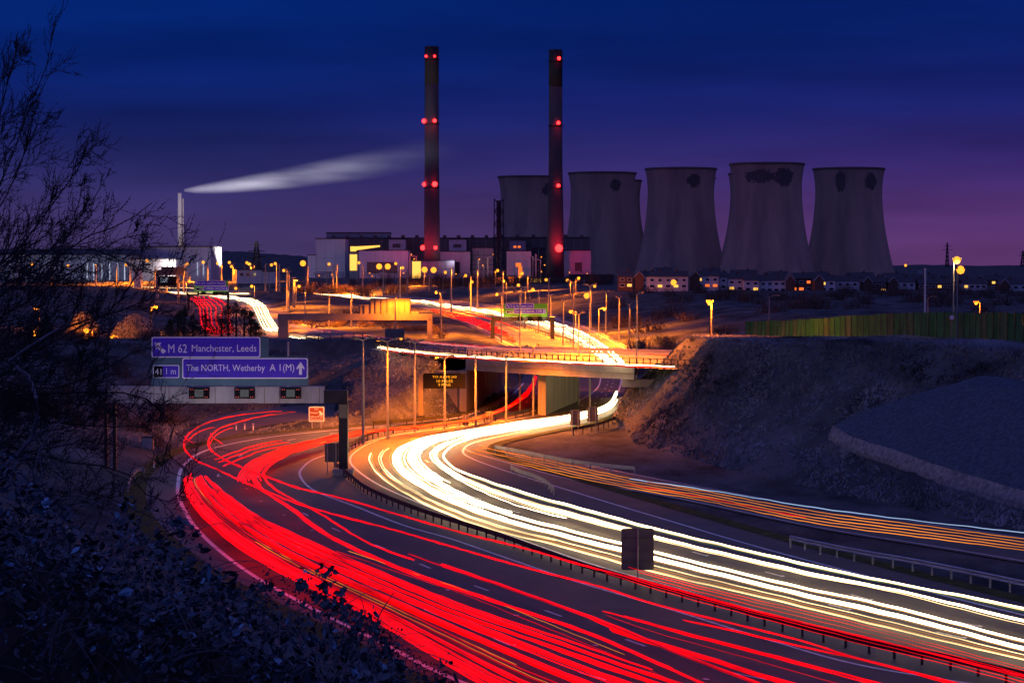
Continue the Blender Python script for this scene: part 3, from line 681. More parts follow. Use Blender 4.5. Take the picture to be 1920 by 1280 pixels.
# straight lower streaks
T0 = [(1800, 1345), (1484, 1282), (1320, 1232), (1155, 1182), (1060, 1141), (958, 1104)]
T1 = [(1900, 1345), (1660, 1283), (1480, 1236), (1300, 1190), (1200, 1162), (1150, 1150)]
T2 = [(2060, 1345), (1800, 1283), (1640, 1240), (1500, 1210), (1380, 1182), (1288, 1162)]
trails([T0, T1, T2], .85, [(0, 0, .62, .15, 'l_red'), (.08, 0, 1, .08, 'l_red'), (.9, 0, 1, .05, 'l_red'), (1, 0, .9, .09, 'l_red'), (1.95, 0, 1, .06, 'l_red'), (2, 0, .95, .05, 'l_red'), (.55, 0, .8, .03, 'l_deep')],
       '{col} broad tail light streak on the dark lanes, {n} from the verge', 'broad lower tail light streaks', 90)
T3 = [(1400, 1345), (1232, 1262), (1120, 1215), (980, 1158), (860, 1110), (740, 1070), (630, 1032)]
trails([T3, [(a + 45, b) for a, b in T3]], .85, [(0, .0, 1, .03, 'l_deep'), (.5, .3, 1, .02, 'l_amber')], '{col} thin faint trail between the red bundles, {n} of two', 'thin faint trails', 90)
# tall lorry lights above the central barrier
H0 = [(1990, 1268), (1800, 1218), (1604, 1165), (1400, 1118), (1240, 1078), (1100, 1040)]
H1 = [(1990, 1305), (1800, 1252), (1604, 1205), (1400, 1152), (1240, 1108), (1100, 1062)]
trails([H0, H1], 1.6, [(u, 0, R.uniform(.8, 1), .022, 'l_red') for u in (.05, .2, .4, .62, .8, .97)], '{col} thin lorry light trail above the central barrier, {n} from the white lanes', 'lorry light trails over the barrier', 90)
# amber trails on the slip road under the hill
A0 = [(873, 846), (973, 869), (1073, 893), (1200, 918), (1313, 937), (1527, 980), (1740, 1008), (1960, 1036), (2240, 1074)]
A1 = [(905, 838), (1000, 857), (1100, 878), (1200, 899), (1313, 918), (1527, 957), (1740, 985), (1960, 1014), (2240, 1048)]
trails([A0, A1], 1.0, [(0, 0, 1, .035, 'l_amber'), (.22, .1, 1, .03, 'l_amber'), (.45, 0, 1, .035, 'l_amber'), (.7, .1, 1, .03, 'l_amber'), (.95, .0, 1, .03, 'l_amber'), (.3, .35, .62, .06, 'l_deep')],
       '{col} lorry side light trail on the slip below the hill, {n} from the verge', 'amber trails below the hill', 160, wig=.0004)
trails([[(1180, 898), (1313, 916), (1527, 951), (1740, 978), (1960, 1003), (2240, 1037)], [(1180, 897), (1313, 915), (1527, 950), (1740, 977), (1960, 1002), (2240, 1036)]], 1.0, [(0, 0, 1, .035, 'l_blue')], 'single pale {col} trail topping the amber lines under the hill', 'pale blue trail', 90)
# far motorway
FWa = [(1101, 653), (1046, 622), (988, 604), (935, 591), (850, 578), (769, 565), (700, 561), (600, 554), (400, 551.5), (150, 549.5), (0, 548.5)]
FWb = [(1141, 653), (1090, 622), (1035, 604), (960, 589), (860, 574), (769, 561.5), (700, 558), (600, 551.5), (400, 548.5), (150, 547), (0, 546)]
fs = [(u, 0, 1, R.uniform(.09, .15), R.choice(['l_white', 'l_cream', 'l_cream'])) for u in (.05, .25, .38, .55, .8, .97)] + [(.68, 0, 1, .12, 'l_cream'), (.15, 0, .9, .1, 'l_gold')]
trails([FWa, FWb], .8, fs, '{col} distant headlight trail coming down to the bridge, {n} from the central barrier', 'headlight trails on the distant motorway', 260, wig=.0007)
FRa = [(967, 641), (930, 622), (871, 601), (827, 588), (807, 581)]; FRb = [(981, 641), (944, 619), (886, 596), (840, 585), (812, 580)]
trails([FRa, FRb], .9, [(u, .1 * i, 1, .2, 'l_red') for i, u in enumerate((0, .35, .7, 1))], '{col} distant tail light trail beyond the bridge, {n} from the verge', 'tail light trails on the distant motorway', 90)
trails([[(981, 621), (940, 604), (880, 588), (825, 577)], [(990, 622), (946, 605), (884, 588), (827, 576)]], .9, [(0, .1, 1, .18, 'l_red')], '{col} lone distant tail light trail by the distant central barrier', 'lone distant tail light trail', 60)
# M62 slip beyond the gantry sign
MWa = [(505, 622), (492, 612), (482, 590), (470, 571), (445, 562), (392, 555)]; MWb = [(524, 622), (519, 612), (507, 594), (495, 572), (470, 560), (420, 554)]
trails([MWa, MWb], .8, [(u, R.choice([0, .05]), 1, R.uniform(.05, .09), 'l_white' if u != .5 else 'l_cream') for u in (0, .2, .42, .5, .68, .84, 1)], '{col} headlight trail curving down the far slip above the blue sign, {n} from the evergreens', 'headlight trails on the far slip', 120, wig=.0007)
MRa = [(402, 626), (380, 612), (376, 590), (372, 572), (353, 556)]; MRb = [(448, 626), (432, 612), (428, 592), (428, 574), (402, 557)]
trails([MRa, MRb], .9, [(u, R.uniform(0, .1), 1, R.uniform(.18, .3), 'l_red') for u in (0, .12, .25, .38, .55, .75, 1)], '{col} tail light trail climbing away behind the evergreens, {n} from the verge', 'tail light trails behind the evergreens', 120, wig=.0009)
# ramps and roundabout
NR0 = [(542, 632, .9), (582, 636, 1.6), (632, 642, 3), (690, 648, 4.6), (740, 656, 6.7), (857, 667, 6.7), (973, 674, 6.7), (1090, 680, 6.7), (1265, 687, 6.7)]
NR1 = [(a, b - 4 if a > 700 else b - 6, c) for a, b, c in NR0]
trails([NR0, NR1], 0, [(0, .0, 1, .05, 'l_white'), (.3, 0, .9, .05, 'l_cream'), (.7, 0, .7, .04, 'l_cream'), (1, .02, .45, .05, 'l_gold')], '{col} headlight trail along the near edge of the bridge, {n} from the railing', 'headlight trails over the bridge', 160, wig=.0006)
trails([[(a, b + 3, c - .3) for a, b, c in NR0], NR1], 0, [(0, .45, 1, .07, 'l_deep')], '{col} trail hugging the bridge railing below the white line', 'dim red trail over the bridge', 90)
UR0 = [(545, 611, .9), (620, 626, 1.8), (695, 635, 3.6), (800, 643, 5.6), (871, 649, 6.7), (1002, 657, 6.7), (1177, 664, 6.7), (1300, 668, 6.7)]
UR1 = [(545, 606, .9), (620, 621, 1.8), (695, 631, 3.6), (800, 640, 5.6), (871, 646, 6.7), (1002, 654, 6.7), (1177, 660, 6.7), (1300, 663, 6.7)]
trails([UR0, UR1], 0, [(0, 0, .9, .07, 'l_pink'), (.5, 0, .8, .06, 'l_pink'), (.9, .05, .7, .05, 'l_deep'), (.25, .3, 1, .05, 'l_deep')], '{col} thin trail curling round the back of the roundabout, {n} from the near kerb', 'thin trails round the roundabout', 120, wig=.0007)
trails([[(1110, 660, 6.6), (1128, 670, 6.6), (1140, 680, 6.6)], [(1150, 660, 6.6), (1162, 670, 6.6), (1170, 680, 6.6)]], 0, [(u, 0, 1, .09, 'l_white') for u in (0, .2, .4, .75, .95)], '{col} short dashed headlight trail crossing the bridge deck, {n} of five', 'short trails crossing the bridge deck', 30, wig=.0009)
# upper left distant road
D0 = [(0, 546), (150, 547.5), (250, 549), (345, 551)]
trails([D0, [(a, b - 1.5) for a, b in D0]], .8, [(0, .5, 1, .15, 'l_red')], '{col} short tail light trail on the far road under the sign backs', 'far red trail', 40)
D1 = [(-50, 536, 2.5), (120, 537, 2.5), (300, 539, 2.5), (400, 541, 2.5)]
trails([D1, [(a, b - 1, c) for a, b, c in D1]], 0, [(0, 0, 1, .14, 'l_cream')], '{col} trail on the upper far road beyond the sign backs', 'upper far road trail', 60)

# ------------------------------------------------------------------ lettering
def text_verts(s, bold=0.0, font_size=1):
    c = bpy.data.curves.new('t', 'FONT'); c.body = s; c.size = font_size; c.offset = bold; c.resolution_u = 2; c.fill_mode = 'FRONT'
    o = bpy.data.objects.new('t', c); C.objects.link(o)
    dg = bpy.context.evaluated_depsgraph_get(); me = bpy.data.meshes.new_from_object(o.evaluated_get(dg))
    v = np.array([tuple(q.co) for q in me.vertices]); f = [tuple(p.vertices) for p in me.polygons]
    C.objects.unlink(o); bpy.data.objects.remove(o); bpy.data.curves.remove(c); bpy.data.meshes.remove(me)
    return v, f
def text_on(mb, s, px0, r0, px1, r1, d, dy):
    """text filling the measured rectangle on the upright plane y = d - dy"""
    v, f = text_verts(s); a = P(px0, r1, d); b = P(px1, r0, d)
    mn = v.min(0); mx_ = v.max(0)
    X = a.x + (v[:, 0] - mn[0]) / (mx_[0] - mn[0]) * (b.x - a.x); Z = a.z + (v[:, 1] - mn[1]) / (mx_[1] - mn[1]) * (b.z - a.z)
    mb.add([(x, d - dy, z) for x, z in zip(X, Z)], f)
def poly_on(mb, pts, d, dy):
    mb.add([tuple(P(p[0], p[1], d) - Vector((0, dy, 0))) for p in pts], [tuple(range(len(pts)))[::-1]])
def rect(mb, px0, r0, px1, r1, d, y0, y1):
    a = P(px0, r1, d); b = P(px1, r0, d); mb.box(a.x, b.x, y0, y1, a.z, b.z); return mb
def rounded(px0, r0, px1, r1, rad, n=5):
    pts = []
    for cx, cy, a0 in ((px1 - rad, r0 + rad, -90), (px1 - rad, r1 - rad, 0), (px0 + rad, r1 - rad, 90), (px0 + rad, r0 + rad, 180)):
        for k in range(n):
            a = math.radians(a0 + 90 * k / (n - 1)); pts.append((cx + rad * math.cos(a), cy + rad * math.sin(a)))
    return pts
def plate(t, px0, r0, px1, r1, d, off, brd, m_in, name, rad=4, label=None):
    """bordered sign plate; returns the plate object"""
    mb = MB(); mb.cur = 0
    for pts, dy, c in ((rounded(px0, r0, px1, r1, rad), off, 0), (rounded(px0 + brd, r0 + brd, px1 - brd, r1 - brd, rad * .7), off + .012, 1)):
        mb.cur = c; poly_on(mb, pts, d, dy)
    # thin edge so the plate is solid
    mb.cur = 0; ring = rounded(px0, r0, px1, r1, rad); n = len(ring)
    vs = [tuple(P(p[0], p[1], d) - Vector((0, off, 0))) for p in ring] + [tuple(P(p[0], p[1], d) - Vector((0, off - .02, 0))) for p in ring]
    mb.add(vs, [(i, (i + 1) % n, n + (i + 1) % n, n + i) for i in range(n)])
    o = mb.build(name, [M['sign_white'], m_in], t)
    return o

# ------------------------------------------------------------------ near gantry
def near_gantry():
    d = 175.5
    t = thing('motorway_gantry', (0, 0, 0), 'near grey motorway gantry carrying blue direction signs and lane signals', 'gantry')
    rect(MB(), 205, 724, 608, 755, d, d - .45, d + .45).build('beam', M['beam'], t)
    mb = MB()
    for px in (290, 374 - 55, 405, 475 + 22, 525, 600): rect(mb, px - .6, 725, px + .6, 754.5, d, d - .47, d - .453)
    mb.build('beam_joints', M['rear_grey'], t)
    rect(MB(), 608.2, 731, 652, 755, d, d - .5, d + .5).build('beam_end', M['dark_metal'], t)
    a = P(644, 755, d); b = G(644, 893)
    MB().box(a.x - .36, a.x + .36, d - .4, d + .4, -.1, a.z - .01).build('leg', M['dark_metal'], t)
    MB().box(a.x - .33, a.x + .33, d - .43, d - .402, a.z - 1.2, a.z - .1).build('leg_panel', M['rear_grey'], t)
    MB().box(a.x - .8, a.x + .8, d - .8, d + .8, -.1, .5).build('plinth', M['concrete'], t)
    for dx in (-.35, .35):
        x = P(207, 740, d).x + dx
        MB().box(x - .12, x + .12, d - .3, d + .3, -.1, P(0, 755, d).z - .01).build('leg', M['dark_metal'], t)
    mb = MB(); x = P(207, 740, d).x; zt = P(0, 755, d).z
    k = 0; z = 0
    while z < zt - .5:
        mb.tube([(x - .35, d - .3, z), (x + .35, d - .3, z + .5)], .03, 4); z += .5
    mb.build('leg_bracing', M['dark_metal'], t)
    # lane signals
    for px in (375.5, 460.5, 546.5):
        s = rect(MB(), px - 19, 726, px + 19, 746, d, d - .75, d - .47).build('lane_signal', M['sign_black'], t)
        rect(MB(), px - 8, 729, px + 8, 743, d, d - .76, d - .752).build('screen', M['screen'], s)
        for dx in (-15.5, -11.5, 11.5, 15.5):
            for rw in (729, 743):
                c = P(px + dx, rw, d); MB().ball((c.x, d - .76, c.z), .05, 6).build('lens', M['lamp_red_small'], s)
    # sign assembly stands on the beam
    sg = thing('direction_sign', (0, 0, 0), 'large blue direction sign reading M62 Manchester Leeds over A1(M) Wetherby on the near gantry', 'road sign')
    d = 175.0
    mb = MB(); rect(mb, 284, 631, 503, 668.2, d, d - .06, d + .06); rect(mb, 284, 668.3, 578, 722.5, d, d - .06, d + .06)
    mb.build('backing_board', M['sign_back'], sg)
    mb = MB()
    for px in (310, 360, 420, 480, 540): rect(mb, px - 1.5, 640, px + 1.5, 724, d, d + .08, d + .2)
    mb.build('support_posts', M['galv'], sg)
    p1 = plate(sg, 284.5, 631.5, 488.5, 670, d, .09, 2, M['sign_blue'], 'upper_plate')
    mb = MB(); text_on(mb, 'M 62', 316, 645, 351, 661, d, .115); text_on(mb, 'Manchester, Leeds', 360, 646, 481, 661, d, .115)
    poly_on(mb, [(290, 642), (303, 642), (300, 647.5), (312, 658), (306, 663), (296, 652), (293, 655)], d, .115)
    mb.build('lettering', M['sign_white'], p1)
    p2 = plate(sg, 342, 671, 577.5, 709.5, d, .10, 2, M['sign_blue'], 'lower_plate')
    mb = MB(); text_on(mb, 'The NORTH, Wetherby', 350, 683, 497, 699, d, .125); text_on(mb, 'A 1(M)', 506, 682, 552, 699, d, .125)
    poly_on(mb, [(564, 678), (571, 689), (571, 693), (566.4, 688.5), (566.4, 702), (561, 702), (561, 688.5), (556.5, 693), (556.5, 689)], d, .125)
    mb.build('lettering', M['sign_white'], p2)
    p3 = plate(sg, 287, 684, 336.5, 708.5, d, .09, 1.6, M['sign_blue'], 'junction_plate', rad=3)
    mb = MB(); poly_on(mb, [(288.8, 686), (305.5, 686), (305.5, 706.8), (288.8, 706.8)], d, .106); mb.build('number_panel', M['sign_black'], p3)
    mb = MB(); text_on(mb, '41', 291, 691, 303, 702, d, .118); text_on(mb, '1 m', 312, 690, 330, 701, d, .118)
    mb.build('lettering', M['sign_white'], p3)
    # sign luminaires below the panels
    for px in (330, 400, 470, 545):
        c = P(px, 722, d); add_light(sg, (c.x, d - 2.8, c.z - 1.2), 75, (.9, .85, 1), .3)
near_gantry()

def small_sign_brown():
    d = 225
    t = thing('tourist_sign', (0, 0, 0), 'small brown tourist sign with white writing on the bank behind the gantry', 'road sign')
    mb = MB()
    for px in (585, 602):
        a = P(px, 764, d); mb.box(a.x - .05, a.x + .05, d + .03, d + .13, hz(a.x, d) - .2, a.z)
    mb.build('posts', M['galv'], t)
    p = plate(t, 579, 762, 608, 790, d, .02, 1.8, M['sign_brown'], 'plate', rad=2)
    mb = MB()
    text_on(mb, 'For', 590, 764.8, 597, 768, d, .04); text_on(mb, 'Xscape', 582, 771.5, 596, 776, d, .04)
    text_on(mb, 'follow M 62', 582, 779, 605, 782.8, d, .04); text_on(mb, 'Manchester', 582, 784, 605, 787.4, d, .04)
    poly_on(mb, [(598, 770), (602, 771), (603, 774), (605, 772.5), (605, 778), (598.5, 778), (598.5, 776.5), (601, 775.5), (598, 772.5)], d, .04)
    mb.build('lettering', M['sign_white'], p)
    c = P(594, 776, d); add_light(t, (c.x + 1, d - 5, c.z + 1.5), 260, (1, .7, .35), .3)
small_sign_brown()

def message_sign():
    d = 238
    t = thing('message_sign', (0, 0, 0), 'dark electronic message sign with three amber lines beside the bridge', 'message sign')
    a = P(789, 780, d)
    MB().box(a.x - .24, a.x + .24, d - .2, d + .2, hz(a.x, d) - .2, P(789, 701, d).z).build('mast', M['rear_grey'], t)
    MB().box(a.x - .5, a.x + .5, d - .5, d + .5, hz(a.x, d) - .2, hz(a.x, d) + .5).build('cabinet', M['dark_metal'], t)
    rect(MB(), 793.5, 699.5, 873, 728, d, d - .25, d + .25).build('screen', M['sign_black'], t)
    mb = MB(); text_on(mb, 'TO A1(M) J43', 811, 704, 856, 709.5, d, .27); text_on(mb, '10 MILES', 819, 711.5, 849, 716.5, d, .27); text_on(mb, '9 MINS', 822, 718.5, 845, 723.3, d, .27)
    mb.build('lettering', M['matrix'], t)
message_sign()

def back_board(px0, r0, px1, r1, base_row, label, posts=1):
    g = G((px0 + px1) / 2, base_row); d = g.y
    t = thing('sign_board', (0, 0, 0), label, 'road sign')
    mb = MB(); pts = rounded(px0, r0, px1, r1, (px1 - px0) * .06); n = len(pts)
    f = [P(p[0], p[1], d) for p in pts]
    mb.add([tuple(v) for v in f] + [(v.x, v.y - .03, v.z) for v in f], [tuple(range(n)), tuple(range(n, 2 * n))[::-1]] + [((i + 1) % n, i, n + i, n + (i + 1) % n) for i in range(n)])
    w = f[0].x
    mb.build('board', M['rear_grey'], t)
    mb = MB(); h = (r1 - r0)
    for fr in (.22, .5, .78):
        rect(mb, px0 + 1, r0 + h * fr - h * .006, px1 - 1, r0 + h * fr + h * .006, d, d - .07, d - .033)
    mb.build('stiffeners', M['rear_grey'], t)
    for k in range(posts):
        px = px0 + (px1 - px0) * (k + 1) / (posts + 1) if posts == 1 else px0 + (px1 - px0) * (.2 + .6 * k)
        a = P(px, r0, d)
        MB().tube([(a.x, d - .12, -.1), (a.x, d - .12, a.z - .01)], .04, 8).build('post', M['galv'], t)
back_board(1165, 990, 1226, 1068, 1093, 'large grey sign seen from behind on one post at the central barrier')
back_board(1069, 768, 1088, 797, 814, 'sign back on two posts beside the white trails, the one farther from the bridge', 2)
back_board(1101, 763, 1121, 790, 808, 'sign back on two posts beside the white trails, the one nearer the bridge', 2)
back_board(867, 777, 879, 797, 803, 'small dark sign back at the red trails, the one farther from the bridge')
back_board(911, 771, 924, 787, 794, 'small dark sign back at the red trails, the one nearer the bridge')
back_board(609, 830, 635, 866, 888, 'grey sign back at the foot of the near gantry leg', 2)

# ------------------------------------------------------------------ distant gantries
def far_gantry_a():
    d = 440
    t = thing('motorway_gantry', (0, 0, 0), 'orange lit gantry seen from behind above the near evergreens', 'gantry')
    rect(MB(), 521, 588, 806, 600, d, d - .6, d + .6).build('beam', M['rib'], t)
    a = P(531, 600, d); MB().box(a.x - 1.0, a.x + 1.0, d - .55, d + .55, -.1, a.z - .01).build('leg', M['rib'], t)
    a = P(806, 600, d); MB().box(a.x - .5, a.x + .5, d - .55, d + .55, -.1, P(0, 588, d).z).build('leg', M['rib'], t)
    s = thing('direction_sign', (0, 0, 0), 'ribbed rear of a large sign standing on the orange lit gantry', 'road sign')
    rect(MB(), 673, 571, 694, 587.9, d, d - .05, d + .05).build('small_panel', M['rib'], s)
    rect(MB(), 694.2, 559, 770, 587.9, d, d - .05, d + .05).build('main_panel', M['rib'], s)
    rect(MB(), 770.2, 584, 785, 587.9, d, d - .05, d + .05).build('low_panel', M['rib'], s)
    mb = MB()
    for px in (676, 684, 696, 705, 716, 727, 738, 748, 758, 768): rect(mb, px - .8, 560 if px > 694 else 572, px + .8, 587.5, d, d - .3, d - .06)
    mb.build('ribs', M['rear_grey'], s)
    s = thing('road_sign', (0, 0, 0), 'small square sign back on two posts under the orange lit gantry', 'road sign'); d = 395
    rect(MB(), 722, 616, 758, 634, d, d - .04, d + .04).build('panel', M['rib'], s)
    mb = MB(); 
    for px in (731, 752): a = P(px, 617, d); mb.box(a.x - .12, a.x + .12, d + .05, d + .2, hz(a.x, d), a.z)
    mb.build('posts', M['rear_grey'], s)
    mb = MB()
    for r in (621, 625.5, 630): rect(mb, 723, r - .4, 757, r + .4, d, d - .12, d - .05)
    mb.build('stiffeners', M['rear_grey'], s)
far_gantry_a()
def far_sign(d, beam, cols, back, plates, texts, label, glabel, nb):
    t = thing('motorway_gantry', (0, 0, 0), glabel, 'gantry')
    rect(MB(), *beam, d, d - .5, d + .5).build('beam', M['dark_metal'], t)
    for px in cols:
        a = P(px, beam[3], d); MB().box(a.x - .45, a.x + .45, d - .4, d + .4, -.1, a.z - .01).build('leg', M['dark_metal'], t)
    for px in nb:
        rect(MB(), px - 4.5, beam[1] - .5, px + 4.5, beam[3] + .2, d, d - .9, d - .52).build('lane_signal', M['sign_black'], t)
    s = thing('direction_sign', (0, 0, 0), label, 'road sign'); d2 = d - .3
    rect(MB(), *back, d2, d2 - .05, d2 + .05).build('backing_board', M['green_lit_sign_back'], s)
    for k, (p, txt) in enumerate(zip(plates, texts)):
        pl = plate(s, *p, d2, .08, .7, M['sign_blue'] if k < 2 else M['sign_black'], ('upper_plate', 'lower_plate', 'distance_plate')[k], rad=1.2)
        mb = MB()
        for q in txt:
            if isinstance(q[0], str): text_on(mb, *q, d2, .11)
            else: poly_on(mb, q, d2, .11)
        mb.build('lettering', M['sign_white'], pl)
    for px in np.linspace(back[0] + 6, back[2] - 6, 3):
        c = P(px, back[3] + 1, d2); add_light(s, (c.x, d2 - 1.2, c.z - .2), 60, (.75, 1, .5), .3)
up = lambda x, y, s: [(x, y), (x + 2.5 * s, y + 3 * s), (x + .9 * s, y + 2.6 * s), (x + .9 * s, y + 8 * s), (x - .9 * s, y + 8 * s), (x - .9 * s, y + 2.6 * s), (x - 2.5 * s, y + 3 * s)]
lf_ = lambda x, y, s: [(x, y), (x + 4 * s, y), (x + 3 * s, y + 1.5 * s), (x + 7 * s, y + 5.5 * s), (x + 5.5 * s, y + 7 * s), (x + 1.5 * s, y + 3 * s), (x, y + 4 * s)]
far_sign(496, (921, 594, 1040, 601.5), (924, 1036), (944, 569, 1026.5, 593.8), [(948, 568.5, 1001, 578.4), (963.5, 579, 1023.5, 588), (949, 582.5, 962, 587.5)],
         [[lf_(950, 571, .7), ('M 62', 956, 571, 966, 576), ('Manchester, Leeds', 968, 571.5, 998.5, 576)], [('The NORTH, Wetherby', 965.5, 581.5, 1002, 586), ('A 1(M)', 1005, 581, 1016, 586), up(1020, 580.5, .75)], [('1/2m', 954, 583.6, 961, 586.6)]],
         'blue sign with glowing green backing on the gantry beyond the bridge', 'dark gantry spanning the distant motorway beyond the bridge', (975, 994, 1012))
far_sign(800, (352, 548.2, 430, 552.5), (354, 428), (364, 526.5, 428, 548), [(365, 526, 423, 536), (382, 536.2, 428.5, 545), (367, 539, 381, 544.5)],
         [[lf_(367, 528, .6), ('A 1(M)', 373, 529, 384, 533.5), ('The NORTH, Wetherby', 386, 529, 421, 533.5)], [('Manchester, Leeds', 384, 538, 412, 542.5), ('M 62', 414, 538, 422, 542.5), up(425, 538, .6)], [('1/2m', 374, 540, 380, 543.5)]],
         'small blue and lime sign far off beside the pale chimney', 'farthest gantry at the top of the red trails', (382, 404, 422))
def dark_sign_backs():
    d = 900
    t = thing('sign_board', (0, 0, 0), 'brown rear of a wide sign on posts below the pale chimney', 'road sign')
    rect(MB(), 302, 500, 345, 516, d, d - .1, d + .1).build('panel', M['clad_dark'], t)
    rect(MB(), 292, 506, 301.8, 517, d, d - .1, d + .1).build('side_panel', M['clad_dark'], t)
    rect(MB(), 296, 518, 331, 536, d, d - .1, d + .1).build('lower_panel', M['sign_black'], t)
    mb = MB()
    for px in (294, 334): a = P(px, 517, d); mb.box(a.x - .5, a.x + .5, d + .15, d + .8, 0, a.z)
    mb.build('legs', M['post'], t)
    mb = MB()
    for k, r in enumerate((521.5, 525, 528)): rect(mb, 301, r, 316 - k, r + .8, d, d - .2, d - .12)
    mb.build('lettering', M['lit_strip'], t)
    d = 620
    t = thing('message_sign', (0, 0, 0), 'tiny dark message board at the top of the red trails', 'message sign')
    rect(MB(), 350, 546, 373, 554, d, d - .15, d + .15).build('screen', M['sign_black'], t)
    a = P(362, 554, d); MB().box(a.x - .15, a.x + .15, d - .1, d + .1, 0, a.z).build('mast', M['post'], t)
    mb = MB()
    for r in (548, 550.5): rect(mb, 352, r, 370, r + .9, d, d - .2, d - .17)
    mb.build('lettering', M['l_cream'], t)
dark_sign_backs()

# ------------------------------------------------------------------ lamp columns
def lamp(base, top_z, label, group, lit=0, arm=1.6, side=1, rad=None, glow=.35, thick=1, power=None, double=False, colr=SOD, head_m=None):
    x, y, z = base; h = top_z - z
    t = thing('street_lamp', (x, y, z), label, 'street lamp', group)
    r0 = (rad or .13) * thick
    MB().tube([(0, 0, -.3), (0, 0, h * .5), (0, 0, h)], [r0, r0 * .85, r0 * .65], 6).build('post', M['post'], t)
    sides = (-1, 1) if double else (side,)
    for sd in sides:
        MB().tube([(0, 0, h - .05), (sd * arm * .5, 0, h + .12), (sd * arm, 0, h + .15)], r0 * .45, 5).build('arm', M['post'], t)
        hd = MB(); hd.box(sd * arm - .45, sd * arm + .45, -.18, .18, h + .08, h + .28); hd.build('lamp_head', M['rear_grey'], t)
        if lit:
            g = MB(); g.ball((sd * arm, -.02, h + .0), glow, 8); g.build('lamp_globe', head_m or M['sodium'], t)
    if power:
        add_light(t, (0 + side * arm, -.3, h - .35), power, colr, .5, spot=(None if lit else 165))
    if not lit and label.startswith(('tall slim', 'orange lit lamp', 'distant orange')): t.rotation_euler = (0, 0, 1.25)
    return t
# tall columns along the inside of the bend
near = [(681, 637, 832), (727, 640, 824), (778, 642, 810), (834, 672, 804), (892, 668, 799), (949, 665, 791), (1000, 650, 779)]
for i, (px, r0, r1) in enumerate(near):
    b = G(px, r1); top = P(px, r0, b.y).z
    lamp(tuple(b), top, 'tall slim lamp column on the central barrier, ' + ORD[i] + ' counting towards the bridge', 'lamp columns before the bridge', 0, 2.0, power=2700, double=True)
mid = [(540, 542, 622), (617, 547, 620), (659, 547, 620), (741, 550, 655), (827, 549, 635), (940, 552, 641), (975, 549, 673), (984, 539, 615), (1010, 545, 624), (1032, 554, 632),
       (1056, 564, 647), (1075, 529, 656), (1085, 589, 665), (1106, 536, 673), (1136, 546, 627), (1161, 558, 641), (1180, 571, 650), (1194, 552, 682), (572, 539, 612), (553, 527, 580), (550, 521, 580),
       (542, 509, 590), (538, 504, 588)]
mid.sort()
for i, (px, r0, r1) in enumerate(mid):
    d = 17 * F / (r1 - 495)
    if px in (1194, 1106, 975, 1085, 1075): d = 10.9 * F / (r1 - 495)
    b = at(px, d); top = P(px, r0, d).z
    pw = {538: 3500, 540: 3500, 550: 4500, 1010: 4000, 1056: 4000, 1085: 3500, 1180: 3500, 1075: 3000, 1106: 5000, 975: 4200, 1032: 5200, 940: 5200, 827: 5200, 741: 2200, 659: 3000, 617: 3500, 1161: 5500, 1194: 3800, 572: 6500, 542: 6500, 553: 8000, 984: 7000, 1136: 7000}.get(px, None)
    lamp(tuple(b), top, 'orange lit lamp column beyond the bridge, ' + ORD[i] + ' counting from the far slip towards the hill', 'lamp columns round the roundabout', 0, 1.8, thick=d / 330, power=(pw * (1.5 if px in (1194, 1106, 975, 1085, 1075) else .62 if d < 420 else 2.3) if pw else None), double=(px not in (1194,)), side=1)
farl = [(389, 492, 521), (415, 496, 522), (438, 494, 526), (442, 504, 526), (470, 495, 525), (476, 498, 522), (498, 495, 535), (518, 497, 536), (524, 496, 537), (577, 496, 535), (625, 497, 535), (632, 496, 535),
        (673, 500, 535), (680, 496, 536), (719, 501, 545), (750, 498, 548), (764, 505, 549), (795, 510, 549), (805, 509, 551), (846, 503, 568), (883, 519, 583), (895, 506, 568), (919, 525, 557), (943, 509, 568),
        (955, 532, 565), (989, 517, 565), (1029, 522, 586), (331, 508, 540), (345, 505, 545), (350, 512, 545), (355, 520, 545), (291, 500, 540), (312, 500, 540), (245, 498, 530), (220, 497, 530), (180, 495, 528), (98, 492, 525), (35, 492, 525)]
farl.sort()
for i, (px, r0, r1) in enumerate(farl):
    d = 12 * F / (r1 - r0); d = min(max(d, 700), 1500)
    b = at(px, d); top = P(px, r0, d).z
    pw = 42000 if i % 2 == 0 else None
    o_ = ORD[i % 30] if i < 30 else 'thirty-' + ORD[i - 30]
    lamp(tuple(b), top, 'distant orange lamp column along the far motorway, ' + o_ + ' counting from the pale sheds', 'lamp columns on the far motorway', 0, 1.8, thick=d / 330, power=pw)
